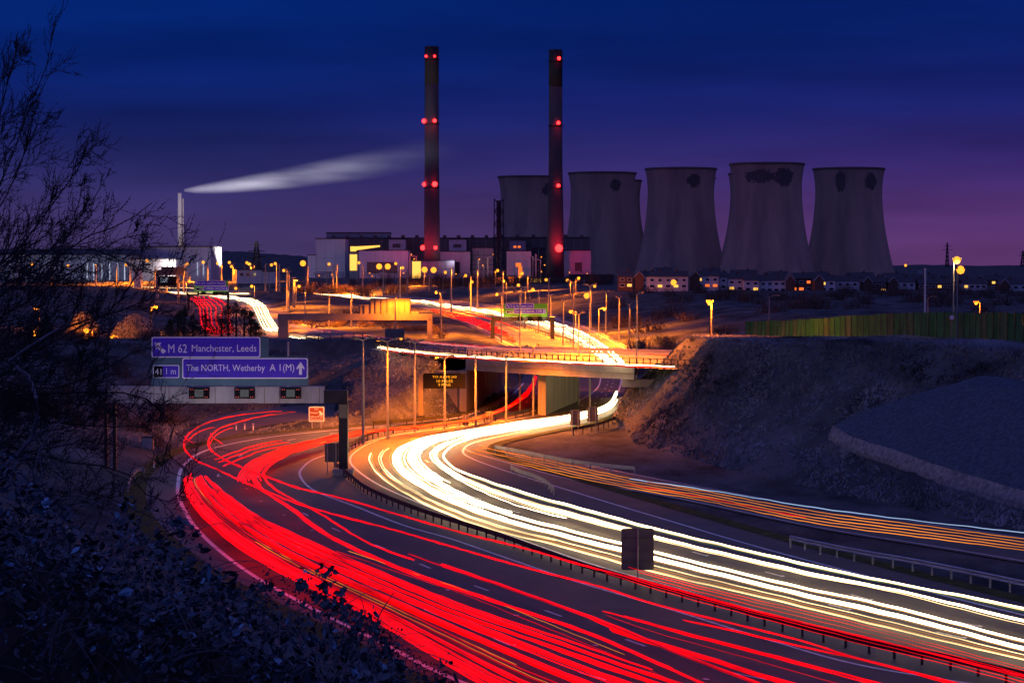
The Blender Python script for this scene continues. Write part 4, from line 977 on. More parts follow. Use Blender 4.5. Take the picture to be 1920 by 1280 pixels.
# glowing lamps: small orange heads on short columns
glow = [(351, 495.5), (381, 492), (408, 494), (430, 492.5), (434, 500), (463, 493), (468, 495.5), (516, 494.5), (509, 497), (532, 507.5), (568, 494), (617, 495.5), (673, 493), (711, 500), (727, 500), (742, 494.5), (755, 502.5),
        (796, 506), (813, 506.5), (835, 511), (873, 517), (236, 497), (276, 489), (128, 499), (60, 495), (933, 507.5), (944, 527.5), (979, 513), (972, 535), (999, 543), (885, 529), (1024, 525), (1064, 526), (1085, 522),
        (818, 548.5), (932, 552), (1100, 555), (442, 541), (472, 537), (561, 537), (355, 528), (293, 577), (66, 580), (65, 625), (162, 620), (210, 632), (1070, 585), (1133, 580), (752, 636), (917, 651), (1263, 530), (1115, 537)]
glow.sort()
for i, (px, r) in enumerate(glow):
    near_ = {293: 520, 66: 560, 65: 430, 162: 430, 210: 420, 752: 300, 917: 285, 1070: 500, 1133: 470, 1100: 560, 818: 700, 932: 640}
    d = near_.get(px, 1150 if r < 520 else 900)
    c = P(px, r, d); gz = hz(c.x, d); base = (c.x - 1.2 * (1 if px % 2 else -1), d, min(gz, c.z - 1.5))
    big = px in (711, 727, 796, 813, 1100, 1263, 162, 65, 568)
    pw = {1100: 7000, 162: 6000, 65: 6000, 293: 9000, 711: 60000, 813: 60000, 568: 50000, 351: 30000, 463: 30000, 617: 30000, 933: 25000, 944: 25000, 979: 25000, 1064: 20000, 1085: 20000, 355: 16000, 276: 25000, 128: 25000, 60: 20000, 1070: 6000, 1133: 6000, 932: 6000, 1263: 6000, 66: 3000, 210: 1500, 472: 16000, 561: 14000, 818: 9000}.get(px)
    lamp(base, c.z + .1, 'small glowing orange street lamp in the distance, number ' + (ORD[i] if i < 30 else ('thirty-' + ORD[i - 30] if i < 39 else ('fortieth' if i == 39 else ('forty-' + ORD[i - 40] if i < 49 else 'fiftieth' if i == 49 else 'fifty-' + ORD[i - 50])))) + ' from the thicket',
         'small glowing lamps in the distance', 1, 1.2, side=(1 if px % 2 else -1), glow=(.0014 if big else .0007) * d, thick=.8, power=pw)
# lamps on the hill side
def hill_lamp(px, r, rb_, d, label, glow_r, side=1, power=None, arm=1.0, lit=1, rad=.1, colr=SOD):
    c = P(px, r, d); zb = P(px, rb_, d).z
    return lamp((c.x - side * arm, d, min(zb, hz(c.x, d)) if rb_ < 640 else zb), c.z, label, None, lit, arm, side, rad=rad, glow=glow_r, power=power, colr=colr)
hill_lamp(1331, 567, 632, 260, 'lit orange street lamp rising behind the crest of the dark hill', .34, -1, 5000, .2)
hill_lamp(1794, 488, 602, 215, 'taller of the two bright lamps above the green fence', .40, 1, 900, .3, colr=(1, .7, .3))
hill_lamp(1801, 506, 602, 212, 'shorter of the two bright lamps above the green fence', .42, 1, None, .3)
hill_lamp(1456, 556, 602, 300, 'unlit lamp column with a level arm over the start of the green fence', .1, 1, None, 1.0, 0)
hill_lamp(1752, 558, 590, 330, 'short unlit lamp with a level arm behind the pale mast', .1, 1, None, 1.0, 0)
hill_lamp(1830, 568, 600, 330, 'small lit orange lamp just past the twin bright lamps', .28, -1, 700, .6)
t = thing('mast', (0, 0, 0), 'slim pale mast standing between the fence and the towers', 'mast')
a = P(1735, 503, 240); MB().tube([(a.x, 240, 6), (a.x, 240, a.z)], [.13, .1], 8).build('pole', M['white_stack'], t)
MB().tube([(a.x - .25, 240, a.z - 3), (a.x + .25, 240, a.z - 3)], .04, 5).build('bracket', M['galv'], t)
t = thing('road_sign', (0, 0, 0), 'round red sign on a post behind the green fence', 'road sign'); a = P(1785, 595, 213)
mb = MB(); n = 20
for rr, dy, ci in ((.3, 0, 0), (.22, .012, 1)):
    mb.cur = ci; mb.add([(a.x + rr * math.cos(k * 2 * math.pi / n), 213 - dy, a.z + rr * math.sin(k * 2 * math.pi / n)) for k in range(n)], [tuple(range(n))])
mb.build('plate', [mat('sign_red', (.55, .03, .03)), M['sign_white']], t)
MB().tube([(a.x, 213.08, 8), (a.x, 213.08, a.z + .2)], .04, 6).build('post', M['galv'], t)

# ------------------------------------------------------------------ green fence
def green_fence():
    t = thing('sheet_metal_fence', (0, 0, 0), 'long green corrugated metal fence stepping along the top of the dark hill', 'fence')
    pl = [(1398, 602, 626, 300), (1450, 601, 622, 285), (1530, 597, 622, 262), (1610, 591, 620, 245), (1700, 587, 620, 228), (1790, 586, 622, 214), (1860, 586, 627, 200), (1925, 588, 634, 190), (2010, 590, 640, 180)]
    tops = resample([tuple(P(p[0], p[1], p[3])) for p in pl], 56); bots = resample([tuple(P(p[0], p[2] + 10, p[3])) for p in pl], 56)
    for i in range(55):
        a = tops[i]; b = tops[i + 1]; za = min(bots[i][2], hz(a[0], a[1]) + .3) - .3; j = R.uniform(-.05, .05)
        zt = (a[2] + b[2]) / 2 + j
        mb = MB(); n = 8; A = []; B = []
        for k in range(n + 1):
            f = k / n; x = a[0] + (b[0] - a[0]) * (f * .985); y = a[1] + (b[1] - a[1]) * (f * .985) + (.04 if k % 2 else -.04)
            A.append((x, y, za)); B.append((x, y, zt))
        mb.strip(A, B); A2 = [(x, y + .02, z) for x, y, z in A]; B2 = [(x, y + .02, z) for x, y, z in B]; mb.strip(B2, A2); mb.strip(B, B2)
        mb.build('panel', M['fence_c'] if i % 5 in (1,) or i % 11 == 4 else (M['fence_b'] if i % 7 in (2, 5) else M['fence']), t)
        MB().box(a[0] - .05, a[0] + .05, a[1] - .12, a[1] - .05, za, zt + .08).build('post', M['dark_metal'], t)
    MB().tube([(p[0], p[1] - .14, (p[2] + q[2]) / 2 + .35) for p, q in zip(tops[::3], bots[::3])], .04, 4).build('rail', M['fence_c'], t)
green_fence()

# ------------------------------------------------------------------ power station
def cooling_tower(pxc, row_top, hw_top, hw_waist, hw_bot, d, label, stains=()):
    zt = P(pxc, row_top, d).z; x = (pxc - 960) / F * d; k = d / F; zb = 4.0; H = zt - zb
    rt, rw, rb_ = hw_top * k, hw_waist * k, hw_bot * k; zw = .80
    prof = []
    for i in range(41):
        f = i / 40
        if f < zw:
            q = 1 - f / zw; r = math.sqrt(rw * rw + (rb_ * rb_ - rw * rw) * q ** 2.0 * (1.0)) if True else 0
        else:
            q = (f - zw) / (1 - zw); r = rw + (rt - rw) * q ** 1.7
        prof.append((r, f * H))
    t = thing('cooling_tower', (x, d, zb), label, 'cooling tower', 'cooling towers of the power station')
    seg = 72
    mb = MB(); mb.lathe((0, 0, 0), prof, seg, cap=False)
    inner = [(r - .8, z) for r, z in prof[::-1][:8]]; mb.lathe((0, 0, 0), [(rt, H), (rt - .8, H)], seg, cap=False); mb.lathe((0, 0, 0), inner, seg, cap=False)
    # stains: darker weathered areas with a shape of their own near the rim
    m = bpy.data.materials.get('tower_concrete') or tower_mat()
    mb.build('shell', m, t, smooth=True)
    MB().lathe((0, 0, 0), [(rt + .25, H - 1.6), (rt + .5, H - 1.4), (rt + .5, H + .1), (rt - .9, H + .1)], seg, cap=False).build('rim', M['clad_dark'], t, smooth=False)
    for (ang, zf, w, h) in stains:
        mb = MB(); n = 26; g = []
        for a_ in range(n + 1):
            row = []
            for b_ in range(n + 1):
                aa = math.radians(ang) + (a_ / n - .5) * w; zz_ = H * (zf + (b_ / n - .5) * h)
                rr = np.interp(zz_, [q[1] for q in prof], [q[0] for q in prof]) + .15
                row.append((rr * math.cos(aa), rr * math.sin(aa), zz_))
            g.append(row)
        keep = []
        for a_ in range(n):
            for b_ in range(n):
                u = (a_ + .5) / n - .5; v = (b_ + .5) / n - .5
                fld = (u * u + v * v * .8) ** .5 + .09 * float(vnoise(np.array(a_ * 1.0), np.array(b_ * .45), 2.1, ang)) + .06 * float(vnoise(np.array(a_ * 1.0), np.array(b_ * .25), .9, ang + 3))
                if fld < .41:
                    mb.add([g[a_][b_], g[a_ + 1][b_], g[a_ + 1][b_ + 1], g[a_][b_ + 1]], [(0, 1, 2, 3)])
        mb.build('soot_stain', M['soot_stain'], t)
    return t
M['soot_stain'] = mat('soot_stain', (.09, .065, .055), .95, noise=(.12, .09, .085), noise_scale=.12, detail=8)
def tower_mat():
    m = mat('tower_concrete', (.46, .28, .20), .95, noise=(.24, .155, .125), noise_scale=.05, stretch=(1, 1, .13), detail=12)
    t = m.node_tree; b = t.nodes['Principled BSDF']
    tcn = N(t, 'ShaderNodeTexCoord'); w = N(t, 'ShaderNodeTexWave'); w.bands_direction = 'Z'; w.inputs['Scale'].default_value = .35; w.inputs['Distortion'].default_value = .4
    t.links.new(tcn.outputs['Object'], w.inputs['Vector']); bp = N(t, 'ShaderNodeBump'); bp.inputs['Strength'].default_value = .25; bp.inputs['Distance'].default_value = .5
    t.links.new(w.outputs[0], bp.inputs['Height']); t.links.new(bp.outputs[0], b.inputs['Normal'])
    return m
cooling_tower(1144, 338, 59, 55, 84, 2480, 'cooling tower half hidden behind the second tower, peeping beyond its rim')
cooling_tower(1282, 333, 59, 55, 84, 2480, 'cooling tower almost hidden behind the third tower, only a rim sliver showing')
cooling_tower(1425, 325, 60, 56, 84, 2420, 'cooling tower almost hidden behind the tallest tower, a thin rim sliver showing')
cooling_tower(993, 331, 59.5, 54, 82, 2400, 'cooling tower standing behind the second chimney', [(-52, .86, .55, .13)])
cooling_tower(1129, 324, 64, 59, 84, 2290, 'cooling tower just past the second chimney, before the twin gap', [(-68, .87, .45, .12)])
cooling_tower(1276, 316, 67, 62, 88, 2200, 'cooling tower in the middle of the row with one soot blot', [(-72, .88, .5, .14)])
cooling_tower(1437, 307, 70, 65, 92, 2100, 'largest and tallest cooling tower with a wide sooty band below its rim', [(-108, .88, 1.0, .12), (-68, .87, .75, .17)])
cooling_tower(1590, 316, 67, 62, 88, 2200, 'last cooling tower of the row, over the houses, with two soot blots', [(-112, .87, .35, .2), (-58, .87, .5, .16)])

def chimney(px, row_top, hw_t, hw_b, d, label, bead):
    x = (px - 960) / F * d; zb = 4; zt = P(px, row_top, d).z; H = zt - zb; k = d / F
    t = thing('power_station_chimney', (x, d, zb), label, 'chimney')
    MB().lathe((0, 0, 0), [(hw_b * k, 0), (hw_b * .93 * k, H * .2), (hw_t * 1.02 * k, H * .5), (hw_t * k, H * .84)], 32).build('shaft', M['chimney'], t, smooth=True)
    MB().lathe((0, 0, 0), [(hw_t * k + .05, H * .84), (hw_t * k + .05, H)], 32).build('black_top', M['soot'], t, smooth=True)
    for r, offs in bead:
        z = P(px, r, d).z - zb
        rr = hw_t * k
        MB().lathe((0, 0, 0), [(rr + .1, z - 2.2), (rr + 1.1, z - 2.2), (rr + 1.1, z - 1.9), (rr + .1, z - 1.9)], 32, cap=False).build('gallery', M['dark_metal'], t)
        for (ox, s) in offs:
            bx = ox * k; by = -math.sqrt(max(0.5, rr * rr - min(bx * bx, rr * rr))) - 1.2
            MB().ball((bx, by, z), 1.75 * s, 12).build('beacon', M['beacon'], t)
            low = r > 460
            add_light(t, (bx, by - (12 if low else 2.2), z + (1 if low else 0)), (7000 if low else 2600) * s * s, (1, .02, .05), 1.2)
    return t
chimney(810, 88, 13.2, 16, 1850, 'tall power station chimney with paired red beacons at four levels', [(107, [(-10, .6), (6, .6)]), (227.5, [(-14, 1.1), (6, .9)]), (346, [(-14, 1.0), (6, 1.25)]), (464.5, [(-17, 1.2), (7, .9)])])
chimney(1041.5, 94, 12.6, 16.5, 1850, 'tall power station chimney with single red beacons in front of the towers', [(111, [(6, .85)]), (231.5, [(5, .85)]), (348.5, [(5, .85)]), (465.5, [(6, 1.9)])])

def block(name, px0, r0, px1, r1, d, depth, m, label, cat='building', windows=(), roof=None, vents=0, parts=(), light=None):
    a = P(px0, r1, d); b = P(px1, r0, d); z0 = min(a.z, 4)
    t = thing(name, ((a.x + b.x) / 2, d, z0), label, cat); w = (b.x - a.x) / 2; h = b.z - z0
    MB().box(-w, w, 0, depth, 0, h).build('wall', m, t)
    rm = roof or M['clad_black']
    mb = MB(); mb.box(-w - .4, w + .4, -.4, depth + .4, h + .01, h + .8); mb.build('roof', rm, t)
    # cladding seams
    mb = MB(); n = max(2, int(w * 2 / 7))
    for k in range(1, n): x = -w + 2 * w * k / n; mb.box(x - .12, x + .12, -.09, -.01, 0, h - .2)
    for k in range(1, max(2, int(h / 9))): mb.box(-w + .2, w - .2, -.06, -.012, k * 9, k * 9 + .18)
    mb.build('cladding_seams', M['clad_grey'] if m is not M['clad_grey'] else M['clad_dark'], t)
    if vents:
        for k in range(vents): x = -w + 2 * w * (k + .5) / vents; MB().box(x - 1.6, x + 1.6, 2, 5, h + .81, h + 3).build('roof_vent', M['clad_dark'], t)
    for wi, (u0, v0, u1, v1, wm) in enumerate(windows):     # in photo pixels
        q0 = P(u0, v1, d); q1 = P(u1, v0, d)
        MB().box(q0.x - t.location.x, q1.x - t.location.x, -.3, -.1, q0.z - z0, q1.z - z0).build('opening', wm, t)
    if light:
        for (lx, lr, pw, col) in light:
            c = P(lx, lr, d); add_light(t, (c.x - t.location.x, -34, c.z - z0), pw, col, 2)
    return t
LW, LR_ = M['lit_window'], M['lit_window_red']
ST = 1900
PALE = (.85, .75, 1); WARM = (1, .6, .3)
block('turbine_hall', 612, 447, 925, 520, ST + 60, 60, M['clad_dark'], 'long low brown turbine hall behind the first chimney', vents=12, windows=[])
block('turbine_hall', 925, 446, 1106, 520, ST + 62, 60, M['clad_dark'], 'darker half of the turbine hall between lattice tower and towers', vents=6)
block('roof_plant_house', 612, 437, 730, 447.5, ST + 80, 30, M['clad_grey'], 'long raised plant house on the roof at the pale end of the hall')
block('coal_bunker', 729, 449, 760, 470, ST + 40, 20, M['house_wall'], 'small cream block on the hall roof beside the first chimney', windows=[(736, 457, 751, 464, M['clad_dark'])])
block('coal_bunker', 842, 449, 874, 470, ST + 40, 20, M['house_wall'], 'small cream block on the hall roof between chimney and lattice tower', windows=[(850, 458, 865, 464, M['clad_dark'])])
block('coal_bunker', 955, 451, 986, 470, ST + 40, 20, M['clad_grey'], 'small grey block with two lit windows beside the lattice tower', windows=[(963, 461, 968, 464.5, LR_), (971, 461, 976, 464.5, LR_)])
block('boiler_house', 592, 448, 647, 516, ST, 40, M['clad_white'], 'tall pale boiler house at the end of the power station', light=[(600, 495, 4455, PALE)])
block('boiler_house', 577, 479, 591.6, 516, ST - 4, 30, M['clad_white'], 'lower pale annexe stuck to the end boiler house')
block('transfer_tower', 655, 473, 672, 512, ST - 10, 14, M['clad_grey'], 'small tower with a big yellow lit opening beside the pale boiler house', windows=[(656, 477, 669.5, 507, LW), (657, 462, 668, 472, LW)])
t = thing('conveyor_bridge', (0, 0, 0), 'sloping yellow lit conveyor gallery above the precipitator roof', 'conveyor')
a = P(660, 466, ST - 12); b = P(712, 461.5, ST - 12)
mb = MB(); mb.add([(a.x, ST - 12, a.z - 2), (b.x, ST - 12, b.z - .6), (b.x, ST - 12, b.z + .8), (a.x, ST - 12, a.z + 1.6), (a.x, ST - 8, a.z - 2), (b.x, ST - 8, b.z - .6), (b.x, ST - 8, b.z + .8), (a.x, ST - 8, a.z + 1.6)],
    [(0, 1, 2, 3), (7, 6, 5, 4), (3, 2, 6, 7), (1, 0, 4, 5), (0, 3, 7, 4), (1, 5, 6, 2)]); mb.build('gallery', LW, t)
MB().box(a.x - 1, b.x + 1, ST - 12.6, ST - 7.4, b.z + 1.0, b.z + 1.6).build('roof', M['clad_black'], t)
block('precipitator', 673, 470, 766, 518, ST - 30, 40, M['clad_white'], 'wide pale precipitator block with pink lit top before the first chimney', windows=[(688, 491, 745, 512, M['clad_dark'])], light=[(720, 488, 3712, PALE), (745, 455, 9650, (1, .05, .3))])
block('precipitator', 826, 472, 882, 520, ST - 30, 40, M['clad_white'], 'pale precipitator block between first chimney and pipework', windows=[(853, 491, 862, 518, M['clad_black'])], light=[(850, 488, 3118, PALE), (846, 455, 4455, (1, .05, .3))])
block('pipe_gallery', 886, 465, 926, 520, ST - 20, 30, M['clad_grey'], 'cream and grey block behind pipework beside the lattice tower', light=[(905, 488, 1856, WARM)])
block('precipitator', 950, 471, 996, 520, ST - 30, 40, M['clad_white'], 'pale precipitator block with an orange lit doorway between lattice tower and second chimney', windows=[(967, 493, 977, 500, LR_), (972, 500, 979, 520, LR_)], light=[(975, 488, 3118, PALE)])
block('service_building', 997, 466, 1022, 525, ST - 15, 20, M['clad_black'], 'dark narrow service block against the second chimney')
block('precipitator', 1058, 470, 1108, 520, ST - 30, 40, M['clad_white'], 'pale precipitator block beyond the second chimney', windows=[(1078, 492, 1091, 510, M['clad_dark'])], light=[(325, 488, 3118, (.8, .7, 1)), (322, 458, 7425, (1, .05, .3))])
block('switch_house', 787, 489, 852, 522, ST - 60, 20, M['clad_grey'], 'low grey block in front of the first chimney with yellow lit end', windows=[(773, 490, 789, 522, LW)])
block('store_building', 994, 522, 1016, 534, ST - 500, 10, LW, 'low golden lit store below the second chimney', roof=M['clad_dark'])
block('store_building', 953, 519, 964, 532, ST - 500, 10, LR_, 'small orange lit shed beside the lattice tower foot', roof=M['clad_dark'])
block('store_building', 927, 520, 939, 532, ST - 500, 10, LR_, 'small orange glowing shed below the lattice tower', roof=M['clad_dark'])
block('shed', 1068, 517, 1150, 534, 1250, 20, M['clad_black'], 'long dark shed in front of the second cooling tower', windows=[(1090, 526, 1098, 527.5, M['clad_grey'])])

def pipe_rack(px0, px1, r0, r1, label, seed):
    rg = random.Random(seed); d = ST - 45; a = P(px0, r1, d); b = P(px1, r0, d)
    t = thing('pipe_rack', (a.x, d, a.z), label, 'pipework'); w = b.x - a.x; h = b.z - a.z
    mb = MB(); n = max(2, int(w / 5))
    for k in range(n + 1): mb.tube([(w * k / n, 0, -6), (w * k / n, 0, h * rg.uniform(.7, 1))], .32, 4)
    for k in range(5): mb.tube([(0, 0, h * (k + .6) / 5.5), (w, 0, h * (k + .6) / 5.5)], .25, 4)
    mb.build('frame', M['dark_metal'], t); mb = MB()
    for k in range(3):
        x = w * rg.uniform(.1, .9); z = h * rg.uniform(.3, .9); mb.tube([(x, -1, -4), (x, -1, z), (x + rg.uniform(-6, 6), -1, z + .5)], .7, 6)
    mb.build('pipes', M['clad_grey'], t)
    for k in range(3): MB().ball((w * rg.uniform(0, 1), -2, h * rg.uniform(.1, .9)), .55, 6).build('lamp_globe', M['sodium'], t)
for q in ((766, 790, 470, 518, 'pipework frame between the wide precipitator and the first chimney', 1), (882, 925, 470, 520, 'pipework frame before the grey pipe gallery block', 2), (996, 1026, 472, 520, 'pipework frame beside the second chimney', 3),
          (1056, 1110, 508, 526, 'low pipework before the last precipitator', 4), (680, 764, 508, 522, 'low pipework before the wide precipitator', 5), (826, 880, 508, 524, 'low pipework before the middle precipitator', 6), (592, 645, 508, 520, 'low pipework before the end boiler house', 7)): pipe_rack(*q)

def lattice(px0, px1, row_t, row_b, d, label, cat, name, taper=1.0, arms=(), step=None, thin=1.0):
    a = P(px0, row_b, d); b = P(px1, row_t, d); w = (b.x - a.x) / 2; cx = (a.x + b.x) / 2; h = b.z - a.z
    t = thing(name, (cx, d, a.z), label, cat); r = d * .00022 * thin
    wt = w * taper; leg = MB(); br = MB(); n = step or int(h / (w * 2.2))
    cs = [(-1, -1), (1, -1), (1, 1), (-1, 1)]
    for sx, sy in cs: leg.tube([(sx * w, sy * w, 0), (sx * wt, sy * wt, h)], r * 1.4, 4)
    for k in range(n):
        z0 = h * k / n; z1 = h * (k + 1) / n; w0 = w + (wt - w) * k / n; w1 = w + (wt - w) * (k + 1) / n
        for i in range(4):
            c0 = cs[i]; c1 = cs[(i + 1) % 4]
            br.tube([(c0[0] * w0, c0[1] * w0, z0), (c1[0] * w1, c1[1] * w1, z1)], r, 4); br.tube([(c1[0] * w0, c1[1] * w0, z0), (c0[0] * w1, c0[1] * w1, z1)], r, 4)
            br.tube([(c0[0] * w0, c0[1] * w0, z0), (c1[0] * w0, c1[1] * w0, z0)], r, 4)
    leg.build('legs', M['dark_metal'], t); br.build('bracing', M['dark_metal'], t)
    for f, l in arms:
        MB().tube([(-l, 0, h * f), (0, 0, h * f + l * .12), (l, 0, h * f)], r * 1.3, 4).build('cross_arm', M['dark_metal'], t)
    return t
lt = lattice(925.5, 945, 373, 516, 1840, 'dark lattice tower with a flue between the two chimneys', 'lattice tower', 'lattice_tower', .85)
a = P(935, 516, 1840); MB().tube([(0, 0, 0), (0, 0, P(0, 376, 1840).z - a.z)], 2.0, 10).build('flue', M['clad_black'], lt)
lattice(470, 492, 452, 532, 1700, 'electricity pylon on the far skyline beside the pale sheds', 'pylon', 'electricity_pylon', .12, [(.62, 7.5), (.76, 6.5), (.9, 4.5)], 9)
lattice(1773, 1779, 455, 500, 3600, 'faint pylon far behind the twin bright lamps', 'pylon', 'electricity_pylon', .2, [(.7, 9), (.85, 7)], 6, .5)
lattice(1914, 1922, 470, 500, 4000, 'faint pylon at the very edge of the skyline', 'pylon', 'electricity_pylon', .2, [(.7, 8), (.85, 6)], 5, .5)

# ------------------------------------------------------------------ left industrial site
block('warehouse', 265, 463, 395, 530, 1600, 60, M['clad_white'], 'large pale warehouse behind the slim smoking chimney', windows=[(370, 490, 371, 516, M['lit_strip']), (381, 490, 382, 516, M['lit_strip']), (266, 464, 294, 482, M['clad_grey'])], light=[(330, 500, 13500, (.9, .8, .75)), (385, 500, 4500, (.9, .8, .9))])
block('warehouse', 242, 486, 330, 530, 1570, 30, M['clad_white'], 'lower cream warehouse in front of the large pale one', light=[(262, 500, 4950, (1, .8, .4))])
block('factory_shed', -60, 478, 240, 535, 1640, 80, M['clad_grey'], 'long grey shed with upright strips of light behind the branches',
      windows=[(px, 493, px + 1.6, 528, M['lit_strip']) for px in (163, 175, 190, 205, 220, 233)], light=[(60, 500, 7800, (.7, .75, 1)), (180, 500, 7800, (.7, .75, 1))])
block('office_building', 443, 506, 492, 528, 1450, 20, M['clad_white'], 'low pale building below the pylon', light=[(470, 512, 1620, (1, .75, .4))], windows=[(450, 512, 456, 517, M['glass']), (462, 512, 468, 517, M['glass']), (474, 512, 480, 517, M['glass'])])
block('office_building', 492.5, 509, 516, 527, 1448, 20, M['clad_white'], 'lower end of the pale buildings under the pylon')
block('site_cabin', 251, 507, 263, 516, 1200, 6, M['house_wall'], 'little bright lit cabin among the branches', light=[(246, 510, 900, (1, .85, .4))])
d = 1650; a = P(337.5, 500, d); b = P(337.5, 362, d)
t = thing('smoking_chimney', (a.x, d, 4), 'slim pale chimney with a plume of smoke', 'chimney')
MB().lathe((0, 0, 0), [(1.9, 0), (1.7, (b.z - 4) * .5), (1.45, b.z - 4)], 20).build('shaft', M['white_stack'], t, smooth=True)
MB().lathe((2.6, 0, 0), [(.5, 0), (.45, b.z - 8)], 8).build('ladder_pipe', M['white_stack'], t)
add_light(t, (6, -26, 26), 14000, (1, .75, .4), 1); add_light(t, (6, -30, 62), 18000, (1, .8, .7), 1)

# plume
def plume():
    m = bpy.data.materials.new('smoke'); m.use_nodes = True; t = m.node_tree; t.nodes.clear()
    o = N(t, 'ShaderNodeOutputMaterial'); v = N(t, 'ShaderNodeVolumePrincipled'); t.links.new(v.outputs[0], o.inputs['Volume'])
    v.inputs['Color'].default_value = (.82, .88, 1, 1); v.inputs['Anisotropy'].default_value = 0.0
    tcn = N(t, 'ShaderNodeTexCoord'); sp = N(t, 'ShaderNodeSeparateXYZ'); t.links.new(tcn.outputs['Generated'], sp.inputs[0])
    # object space: the mesh is a drifting cone; density falls along it and towards its skin
    uvx = N(t, 'ShaderNodeMapRange'); uvx.inputs[1].default_value = 0; uvx.inputs[2].default_value = 1; uvx.inputs[3].default_value = 1; uvx.inputs[4].default_value = 0
    t.links.new(sp.outputs['X'], uvx.inputs[0])
    pw = N(t, 'ShaderNodeMath', operation='POWER'); pw.inputs[1].default_value = 2.5; t.links.new(uvx.outputs[0], pw.inputs[0])
    mpn = N(t, 'ShaderNodeMapping'); mpn.inputs['Scale'].default_value = (3.5, 3, 7); mpn.inputs['Rotation'].default_value = (0, .1, 0)
    t.links.new(tcn.outputs['Generated'], mpn.inputs[0])
    nz_ = N(t, 'ShaderNodeTexNoise'); nz_.inputs['Scale'].default_value = 1.0; nz_.inputs['Detail'].default_value = 3; t.links.new(mpn.outputs[0], nz_.inputs['Vector'])
    mr1 = N(t, 'ShaderNodeMapRange'); mr1.inputs[1].default_value = .32; mr1.inputs[2].default_value = .65; mr1.inputs[3].default_value = .25; mr1.inputs[4].default_value = 1.6
    t.links.new(nz_.outputs[0], mr1.inputs[0])
    # distance from the centre line: x' axis in metres
    m1 = N(t, 'ShaderNodeMath', operation='MULTIPLY'); t.links.new(pw.outputs[0], m1.inputs[0]); t.links.new(mr1.outputs[0], m1.inputs[1])
    # soft skin from object coordinates
    so_ = N(t, 'ShaderNodeSeparateXYZ'); t.links.new(tcn.outputs['Object'], so_.inputs[0])
    def mth(op, a, b=None):
        n_ = N(t, 'ShaderNodeMath', operation=op)
        for i_, q in enumerate((a, b)):
            if q is None: continue
            if isinstance(q, (int, float)): n_.inputs[i_].default_value = q
            else: t.links.new(q, n_.inputs[i_])
        return n_.outputs[0]
    L = 228.0
    xr_ = mth('DIVIDE', so_.outputs['X'], L)
    cz = mth('MULTIPLY', mth('POWER', mth('MAXIMUM', xr_, 0.0), 1.25), 36.0)
    rad_ = mth('ADD', mth('MULTIPLY', mth('POWER', mth('MAXIMUM', xr_, 0.0), .6), 15.0), 1.2)
    dz = mth('DIVIDE', mth('SUBTRACT', so_.outputs['Z'], cz), rad_); dy = mth('DIVIDE', so_.outputs['Y'], rad_)
    rr = mth('SQRT', mth('ADD', mth('MULTIPLY', dz, dz), mth('MULTIPLY', dy, dy)))
    soft = mth('POWER', mth('MAXIMUM', mth('SUBTRACT', 1.0, rr), 0.0), 1.1)
    dens = mth('MULTIPLY', mth('MULTIPLY', m1.outputs[0], soft), .12)
    t.links.new(dens, v.inputs['Density'])
    prof = []; mb = MB(); o_ = 0; n = 16; k = 24
    for i in range(k + 1):
        f = i / k; cx = L * f; czz = 36 * f ** 1.25; rr_ = 15 * f ** .6 + 1.2
        for j in range(n):
            a_ = 2 * math.pi * j / n; mb.v.append((cx, rr_ * math.cos(a_), czz + rr_ * math.sin(a_)))
    for i in range(k):
        for j in range(n): mb.f.append((i * n + j, i * n + (j + 1) % n, (i + 1) * n + (j + 1) % n, (i + 1) * n + j)); mb.m.append(0)
    mb.f.append(tuple(range(n))[::-1]); mb.f.append(tuple(k * n + j for j in range(n))); mb.m += [0, 0]
    ob = mb.build('smoke_plume', m); ob.location = P(345, 357, 1650)
    tag(ob, 'pale plume of smoke drifting from the slim chimney towards the tall ones', 'smoke')
    for k_, (fx, pw_) in enumerate(((45, 650000), (120, 1000000))):  # unseen lamps with housings, added under the plume to brighten the smoke
        fl = thing('added_smoke_light', (ob.location.x + fx, 1652, 4), 'added lamp brightening the smoke from below, ' + ('nearer the slim chimney' if k_ == 0 else 'farther from the slim chimney'), 'added_smoke_light')
        MB().box(-.5, .5, -.4, .4, .6, 1.2).build('housing', M['galv'], fl); MB().tube([(0, 0, -1), (0, 0, .6)], .12, 6).build('post', M['galv'], fl)
        q = add_light(fl, (0, 0, 1.6), pw_, (1, .88, .86), 1.0, spot=130); q.rotation_euler = (math.pi, 0, 0)
plume()

